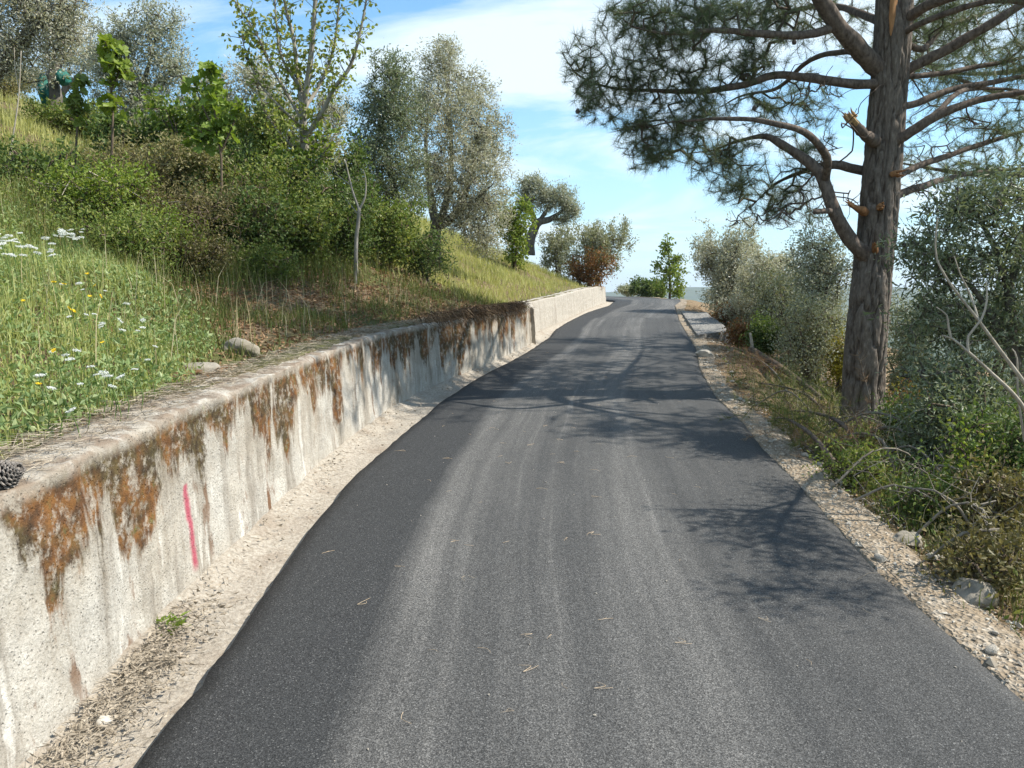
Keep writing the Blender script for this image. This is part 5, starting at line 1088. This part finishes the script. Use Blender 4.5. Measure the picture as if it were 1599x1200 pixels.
# ------------------------------------------------------------------ ground cover
def scatter(n, side, f, rng, y0, y1, t0, t1):
    y = rng.uniform(y0, y1, n); t = t0 + (t1 - t0) * rng.uniform(0, 1, n)
    x = (xB(y) - .28 - t) if side < 0 else (xR(y) + t)
    k = rng.uniform(0, 1, n) < f(t, y, x)
    x, y, t = x[k], y[k], t[k]; z = H_left(x, y) if side < 0 else H_right(x, y)
    return np.stack([x, y, z], -1), t
def stuff(name, VF, mat, label, smooth=False):
    return tag(link(name, mesh_np(name, VF[0], VF[1], smooth), mat), label, kind='stuff')
def ss(a, b, x): q = np.clip((x - a) / (b - a), 0, 1); return q * q * (3 - 2 * q)
def ground_cover():
    rng = np.random.default_rng(71)
    clump = lambda x, y, s, a=.4, b=.6: ss(a, b, n2(x, y, s, 91, 3) * .5 + .5)
    lush = lambda t, y, x: (1 - ss(-.5, .6, y - np.interp(t, [.05, .25, .63, 2.7, 5.5], [3.4, 4.7, 6.1, 7.9, 9.6]) + .8 * n2(x, y, 1.2, 6))) * ss(.05, .30, t + .12 * n2(x, y, 2.2, 5)) * (.35 + .65 * clump(x, y, 1.3, .3, .55))
    P, t = scatter(90000, -1, lush, rng, .8, 9.5, 0, 5.5)
    h = np.interp(t, [0, .3, .8, 1.6, 4], [.04, .08, .14, .21, .27]) * rng.uniform(.35, 1.35, len(P)) * (.75 + .5 * clump(P[:, 0], P[:, 1], .8))
    stuff('lush_grass', blades(P, h, .0038, rng, .5), M['grass_lush'], 'lush bright green grass above the near wall')
    # broad-leaved weeds in it
    P, t = scatter(80000, -1, lambda t, y, x: lush(t, y, x) * clump(x + 9, y, 1.1, .32, .52), rng, .8, 9.0, 0.1, 5.0)
    n = len(P); P = P + A(0, 0, 1) * (rng.uniform(.02, .75, n) * np.interp(t, [0, .8, 2], [.08, .19, .27]))[:, None]
    stuff('weeds', leaf_quads(P, rng.normal(size=(n, 3)) + A(0, 0, .5), rng.uniform(.02, .065, n), rng.uniform(.010, .032, n), rng), M['weed_leaves'], 'soft green broad-leaved weeds among the lush grass')
    far = lambda t, y, x: ss(12.2, 15.5, y + .55 * t) * (1 - ss(29, 31, y)) * ss(.0, .5, t) * (.5 + .5 * clump(x, y, .8))
    P, t = scatter(72000, -1, far, rng, 8, 31, 0, 9)
    h = np.interp(t, [0, .5, 2, 6], [.08, .16, .24, .28]) * rng.uniform(.5, 1.3, len(P))
    stuff('bank_grass', blades(P, h, .0062, rng, .5), M['grass_pale'], 'pale sunlit grass on the bank below the olives')
    up = lambda t, y, x: ss(3.6, 5.2, t) * (.45 + .55 * clump(x, y, .7)) * (1 - ss(22, 26, y))
    P, t = scatter(46000, -1, up, rng, 4, 26, 3.6, 15)
    stuff('upper_grass', blades(P, rng.uniform(.12, .34, len(P)), .0062, rng, .5), M['grass_pale'], 'sunny grass on the upper left slope')
    mid = lambda t, y, x: ss(4.4, 6.0, y) * (1 - ss(13, 15, y)) * ss(.1, .5, t) * clump(x, y, 1.4, .40, .62)
    P, t = scatter(34000, -1, mid, rng, 5.5, 15, 0, 4)
    stuff('sparse_grass', blades(P, rng.uniform(.05, .22, len(P)), .004, rng, .7), M['grass_dull'], 'sparse dull grass among the leaf litter')
    lit = lambda t, y, x: ss(4.6, 6.2, y + .3 * n2(x, y, 1.0, 7)) * (1 - ss(12.8, 14.4, y)) * (1 - ss(2.4, 4, t)) * (.45 + .55 * clump(x, y, 2.0))
    P, t = scatter(42000, -1, lit, rng, 4.5, 14.5, 0, 4); n = len(P)
    stuff('leaf_litter', leaf_quads(P + A(0, 0, .012), rng.normal(size=(n, 3)) * A(1, 1, .3), rng.uniform(.025, .07, n), rng.uniform(.012, .035, n), rng, .4), M['litter_brown'], 'brown leaf litter on the bank behind the wall')
    rw = lambda t, y, x: ss(6.6, 7.6, y) * (1 - ss(11.5, 13, y)) * ss(1.3, 2.2, t + .4 * n2(x, y, 1.1, 8)) * (.35 + .65 * clump(x + 4, y, 1.2))
    P, t = scatter(30000, -1, rw, rng, 6, 12.5, .9, 6); n = len(P)
    stuff('rough_weeds', blades(P, rng.uniform(.12, .5, n), .0045, rng, .6), M['grass_dull'], 'tall rough weeds at the foot of the thicket')
    P, t = scatter(26000, -1, rw, rng, 6, 12.5, .8, 6); n = len(P)
    stuff('rough_weed_leaves', leaf_quads(P + A(0, 0, 1) * rng.uniform(.03, .45, (n, 1)), rng.normal(size=(n, 3)) + A(0, 0, .3), rng.uniform(.025, .06, n), rng.uniform(.012, .026, n), rng), M['thicket_leaves'], 'leafy weeds and bramble shoots at the foot of the thicket')
    P, t = scatter(1500, -1, lambda t, y, x: .3 + .7 * clump(x, y, 1.6), rng, 2, 12, .3, 5); n = len(P)
    stuff('dead_stalks', blades(P, rng.uniform(.2, .65, n), .0028, rng, .35), M['grass_straw'], 'dry pale stalks standing in the grass and weeds')
    # needles and straw along the coping and in the gutter
    y = 1.2 + 12 * rng.uniform(0, 1, 6500) ** 1.4; s = rng.uniform(0, 1, 6500) ** .75; x = xB(y) - .09 - .30 * s; z = zr(y) + hw(y) + .012 + .03 * s
    P = np.stack([x, y, z], -1); D = rng.normal(size=(len(P), 3)) * A(1, 1, .12)
    stuff('pine_straw', needle_tris(P, D, rng.uniform(.06, .14, len(P)), .0016, rng), M['dry_straw'], 'dry pine straw lying along the wall top')
    y = np.concatenate([rng.normal(2.9, .38, 1500), rng.uniform(1.5, 14, 700)]); s = np.abs(rng.normal(0, .11, len(y))); x = xB(y) + .04 + s; z = zr(y) - .03 + .07 * np.clip(1 - (x - xB(y)) / .22, 0, 1) ** 2
    k = x < xL(y) - .03; P = np.stack([x, y, z + rng.uniform(0, .02, len(y))], -1)[k]; D = rng.normal(size=(len(P), 3)) * A(1, 1, .18)
    stuff('gutter_litter', needle_tris(P, D, rng.uniform(.03, .10, len(P)), .0022, rng), M['dry_straw'], 'dry stalks and needles collected at the foot of the wall')
    P = P[rng.uniform(size=len(P)) < .35]; n = len(P)
    stuff('gutter_leaves', leaf_quads(P, rng.normal(size=(n, 3)) * A(1, 1, .3), rng.uniform(.015, .045, n), rng.uniform(.008, .02, n), rng, .4), M['dry_straw'], 'small dead leaves at the foot of the wall')
    # roots and dry grass hanging over the wall near its far end
    y = rng.uniform(8.8, 13.6, 5200); k = rng.uniform(0, 1, 5200) < ss(8.6, 11.5, y) * (.35 + .65 * clump(y * 0, y, 1.2)); y = y[k]; n = len(y)
    P = np.stack([xB(y) - rng.uniform(-.02, .22, n), y, zr(y) + hw(y) + rng.uniform(.0, .14, n)], -1)
    D = np.stack([rng.uniform(.1, 1.0, n), rng.normal(0, .5, n), rng.uniform(-1.2, .25, n)], -1)
    stuff('hanging_roots', needle_tris(P, D, rng.uniform(.05, .20, n), .005, rng), M['root_brown'], 'dark roots and dry grass hanging over the wall top')
    # right side
    r1 = lambda t, y, x: (1 - .8 * ss(7.2, 9.2, y) * (1 - ss(1.6, 2.6, t))) * ss(.28, .62, t + .25 * n2(x, y, 1.6, 15)) * (.3 + .7 * clump(x, y, 1.5)) * (1 - ss(11, 14, y))
    P, t = scatter(36000, 1, r1, rng, 1.2, 14, .2, 4.2)
    stuff('verge_grass', blades(P, rng.uniform(.06, .30, len(P)) * np.interp(t, [.2, .6, 1.2], [.4, .8, 1.2]), .004, rng, .7), M['grass_dull'], 'rough grass and weeds beyond the gravel shoulder')
    P, t = scatter(20000, 1, r1, rng, 1.2, 14, .3, 4.2); n = len(P)
    stuff('verge_weeds', leaf_quads(P + A(0, 0, 1) * rng.uniform(.02, .25, (n, 1)), rng.normal(size=(n, 3)) + A(0, 0, .3), rng.uniform(.02, .055, n), rng.uniform(.01, .024, n), rng), M['thicket_leaves'], 'leafy weeds on the right verge')
    P, t = scatter(14000, 1, lambda t, y, x: ss(.25, .5, t) * (1 - ss(20, 25, y)) * (.4 + .6 * clump(x, y, 1.8)), rng, 1.2, 25, .2, 3.2); n = len(P)
    stuff('verge_litter', leaf_quads(P + A(0, 0, .015), rng.normal(size=(n, 3)) * A(1, 1, .3), rng.uniform(.02, .07, n), rng.uniform(.01, .03, n), rng, .4), M['litter_brown'], 'dead leaves and chips on the right bank')
    P, t = scatter(5200, 1, lambda t, y, x: ss(.35, .7, t) * (1 - ss(9, 12, y)) * (.3 + .7 * clump(x + 2, y, 1.3)), rng, 1.5, 12, .3, 3.6); n = len(P)
    stuff('verge_stalks', blades(P, rng.uniform(.15, .5, n), .0026, rng, .9), M['grass_straw'], 'dry bent stalks standing in the right verge')
    P = np.concatenate([np.stack([np.full(90, 3.05) + rng.normal(0, .07, 90), np.full(90, y_) + rng.normal(0, .08, 90), np.zeros(90)], -1) + A(dx_, 0, 0) for dx_, y_ in ((-.35, 3.6), (-.15, 3.35), (.1, 3.9), (-.3, 3.0), (.0, 2.9), (.2, 4.4))])
    P[:, 2] = H_right(P[:, 0], P[:, 1]); stuff('green_tussocks', blades(P, rng.uniform(.15, .38, len(P)), .0032, rng, .8), M['grass_lush'], 'fresh green grass tussocks at the lower right edge')
    # loose gravel: low polyhedra
    y = np.concatenate([1.0 + 15 * rng.uniform(0, 1, 5500) ** 1.5, rng.uniform(1.5, 18, 600)]); side = np.concatenate([np.ones(5500), -np.ones(600)])
    w = np.where(side > 0, .02 + .5 * rng.uniform(0, 1, len(y)) ** 1.2, 0); x = np.where(side > 0, xR(y) + w, xB(y) + .06 + (xL(y) - xB(y) - .08) * rng.uniform(0, 1, len(y)))
    z = np.where(side > 0, H_right(x, y) + .022, zr(y) - .045); s = np.exp(rng.normal(-5.1, .45, len(y))); s = np.where(side > 0, s, s * .7)
    O = np.array([(1, 0, 0), (0, 1, 0), (-1, 0, 0), (0, -1, 0), (0, 0, .8), (0, 0, -.6)], float); n = len(y)
    V = np.stack([x, y, z + s * .25], -1)[:, None, :] + O[None] * s[:, None, None] * rng.uniform(.6, 1.3, (n, 6, 1)) + rng.normal(size=(n, 6, 3)) * s[:, None, None] * .18
    f = np.array([(0, 1, 4), (1, 2, 4), (2, 3, 4), (3, 0, 4), (1, 0, 5), (2, 1, 5), (3, 2, 5), (0, 3, 5)])
    stuff('loose_gravel', (V.reshape(-1, 3), (np.arange(n)[:, None, None] * 6 + f[None]).reshape(-1, 3)), M['gravel_stones'], 'loose gravel chips along both road edges')
ground_cover()

# ------------------------------------------------------------------ countable small things
def rocks():
    def rock(p, size, seed, label, mat='stone_grey', rot=0., name='rock', group=None, cat='rock'):
        o = link(name, rock_mesh(name, seed, size), M[mat], None, tuple(p)); o.rotation_euler = (0, 0, rot); tag(o, label, cat, group)
    p = hit(370, 552); rock(p + A(0, .05, .02), (.15, .12, .11), 31, 'angular grey rock above the wall beside the litter', rot=.4)
    p = hit(306, 580); rock(p + A(0, .04, .0), (.13, .10, .07), 33, 'lower flat grey rock half hidden in the grass', rot=.2)
    p = gp(1560, 3.75); rock(p + A(0, 0, .03), (.13, .11, .09), 8, 'grey stone in the grass at the lower right edge', rot=.9)
    p = gp(1440, 4.5); rock(p + A(0, 0, .02), (.09, .07, .05), 9, 'grey stone where gravel meets the undergrowth', rot=.3)
    p = gp(1298, 5.7); rock(p + A(0, 0, .02), (.06, .05, .04), 10, 'small dark stone on the gravel beside the low weedy bush', rot=.3)
    p = gp(1103, 12.3); rock(p + A(0, 0, .05), (.14, .12, .08), 12, 'pale stone in the dirt below the slab', 'stone_pale')
    p = A(float(xB(2.65)) + .12, 2.66, zr(2.66) - .01); rock(p, (.03, .026, .022), 14, 'pale pebble at the foot of the wall near the dead stalks', 'stone_pale')
    rng = np.random.default_rng(77); mes = [rock_mesh('stone', 20 + k, (1, .8, .55), 2) for k in range(4)]
    for m in mes: m.materials.append(M['stone_pale'])
    for k in range(60):
        y = 1.6 + 10 * rng.uniform() ** 1.4; t = .06 + .5 * rng.uniform(); x = float(xR(y)) + t; s = rng.uniform(.016, .042)
        o = link('stone', mes[k % 4], None, None, (x, y, float(H_right(x, y)) + .022 + s * .2)); o.scale = (s, s, s); o.rotation_euler = (rng.normal() * .2, rng.normal() * .2, rng.uniform(0, 6))
        tag(o, 'pale fist-sized or smaller stone on the right gravel shoulder', 'stone', 'stones on the gravel shoulder')
rocks()
def flowers():
    rng = np.random.default_rng(81)
    def umbel(seed):
        r = np.random.default_rng(seed); P, D = [], []
        for k in range(16):
            a = k * 2.4; q = .042 * math.sqrt((k + .5) / 16); c = A(q * math.cos(a), q * math.sin(a), .006 * math.cos(q * 40))
            for j in range(9): P.append(c + r.normal(size=3) * .0045); D.append(unit(r.normal(size=3) * A(1, 1, .35)))
        return leaf_quads(np.array(P), np.array(D), .011, .010, r, .1)
    um = []
    for k in range(3):
        m = mesh_np('flower_head', *umbel(k), smooth=False); m.materials.append(M['flower_white']); um.append(m)
    V, Fq = leaf_quads(np.repeat(A(0, 0, 0)[None], 14, 0), np.stack([np.cos(np.arange(14) * .449), np.sin(np.arange(14) * .449), np.full(14, .25)], -1), .021, .010, rng, .05)
    ym = mesh_np('flower_head', V, Fq, False); ym.materials.append(M['flower_yellow'])
    sm_ = mesh_np('stem', *tube(smooth_path([A(0, 0, -1), A(.03, .01, -.5), A(0, 0, 0)], step=.2), [.003, .0025, .002], 5)); sm_.materials.append(M['flower_stem'])
    def flower(p, h, head, scale, label, cat, group, tilt):
        b = p - A(0, 0, h); root = empty(cat.replace(' ', '_'), b, label, cat, group)
        s = link('stem', sm_, None, root, (0, 0, h)); s.scale = (1, 1, h)
        f = link('flower_head', head, None, root, (0, 0, h)); f.scale = (scale,) * 3; f.rotation_euler = (tilt[0], tilt[1], rng.uniform(0, 6))
    for k in range(42):
        u, v = rng.uniform(-5, 135), 0; v = rng.uniform(362, 402) if u < 90 else rng.uniform(358, 375)
        p = hit(u, v, .36, 4.0); h = .42
        flower(p, h, um[k % 3], rng.uniform(.4, .72), 'white lacy flower in the drift at the left edge above the grass', 'white flower', 'white flowers in the upper drift', rng.normal(size=2) * .15)
    for k in range(36):
        u, v = rng.uniform(60, 260), rng.uniform(440, 645)
        if u > 150 + (640 - v) * .6 + 60: continue
        p = hit(u, v, .25, 2.2); flower(p, .28, um[k % 3], rng.uniform(.30, .55), 'white lacy flower scattered in the near lush grass', 'white flower', 'white flowers scattered in the near grass', rng.normal(size=2) * .2)
    for (u, v) in [(136, 428), (148, 446), (157, 463), (84, 441), (100, 444), (36, 470), (108, 482), (115, 486), (160, 535), (84, 548), (140, 463), (60, 600)]:
        p = hit(u, v, .27, 2.2); flower(p, .3, ym, rng.uniform(.7, 1.0), 'yellow daisy-like flower in the near lush grass', 'yellow flower', 'yellow flowers in the near grass', rng.normal(size=2) * .3 + A(.5, 0))
    # green tuft in the gutter
    c = A(float(xB(3.35)) + .07, 3.35, zr(3.35) + .0); root = empty('weed_tuft', c, 'small green weed growing at the foot of the wall', 'weed')
    part('leaves', leaf_quads(np.repeat(c[None], 60, 0) + rng.normal(size=(60, 3)) * .025, rng.normal(size=(60, 3)) + A(.3, 0, .9), rng.uniform(.03, .07, 60), .014, rng), M['sapling_leaves'], root, False)
flowers()
def road_litter():
    rng = np.random.default_rng(91)
    def strand(sd, n):
        r = np.random.default_rng(sd); vf = []
        for k in range(n):
            a = r.uniform(0, 6.28) if k else 0; L = r.uniform(.06, .11); d = A(math.cos(a), math.sin(a), 0); q = A(-d[1], d[0], 0) * r.normal() * .02
            vf.append(tube(smooth_path([A(0, 0, .003), d * L * .5 + q + A(0, 0, .006), d * L + A(0, 0, .003)], step=.02), [.0012, .001, .0008], 4))
        return mesh_np('dry_needle', *join(*vf))
    mes = [strand(k, 1 + (k % 3 == 0) + (k == 4)) for k in range(6)]
    for m in mes: m.materials.append(M['pine_needle_dry'])
    pts = []
    for k in range(100):
        y = 2.6 + 10.5 * rng.uniform() ** 1.1; x = float(xL(y)) + .15 + (float(xR(y)) - float(xL(y)) - .3) * rng.beta(1.3, 1.5); pts.append((x, y))
    for k, (x, y) in enumerate(pts):
        f = (x - float(xL(y))) / float(xR(y) - xL(y)); z = float(zr(y)) + .02 * (1 - (2 * f - 1) ** 2) + .006 * float(n2(np.array(x), np.array(y), 1.6, 45)) + .003
        o = link('dry_needle', mes[k % 6], None, None, (x, y, z)); o.rotation_euler = (0, math.atan(-0.0), rng.uniform(0, 6.28)); o.rotation_euler[0] = math.atan(S0) * math.cos(o.rotation_euler[2]) * 0; o.scale = (rng.uniform(.45, .95),) * 3
        tag(o, 'dry straw-coloured pine needle lying on the asphalt', 'pine needle', 'dry pine needles on the asphalt')
    mes = [rock_mesh('pebble', 50 + k, (1, .8, .6), 1) for k in range(3)]
    for m in mes: m.materials.append(M['stone_pale'])
    for k in range(70):
        y = 2.3 + 8 * rng.uniform() ** 1.4; f = rng.uniform(.04, .97); x = float(xL(y)) + f * float(xR(y) - xL(y)); s = rng.uniform(.003, .0075)
        z = float(zr(y)) + .02 * (1 - (2 * f - 1) ** 2) + .006 * float(n2(np.array(x), np.array(y), 1.6, 45)) + s * .5
        o = link('pebble', mes[k % 3], None, None, (x, y, z)); o.scale = (s, s, s); o.rotation_euler = (0, 0, rng.uniform(0, 6))
        tag(o, 'tiny pale pebble lying on the asphalt', 'pebble', 'pebbles on the asphalt')
road_litter()

# ------------------------------------------------------------------ air over the valley
def haze():
    x0, x1, y0, y1, z0, z1 = -9600., 9600., -9600., 9700., -220., 190.
    V = np.array([(x, y, z) for x in (x0, x1) for y in (y0, y1) for z in (z0, z1)])
    Fq = np.array([(0, 1, 3, 2), (4, 6, 7, 5), (0, 4, 5, 1), (2, 3, 7, 6), (0, 2, 6, 4), (1, 5, 7, 3)])
    t = NT('haze_air'); pv = t.node('ShaderNodeVolumePrincipled', {'Color': (0.80, 0.90, 1.0, 1), 'Density': 0.00022, 'Anisotropy': 0.2}); t.l.new(pv.outputs[0], t.out.inputs['Volume'])
    tag(link('haze', mesh_np('haze', V, Fq, False), t.m), 'thin blue haze over the valley', kind='stuff')
haze()
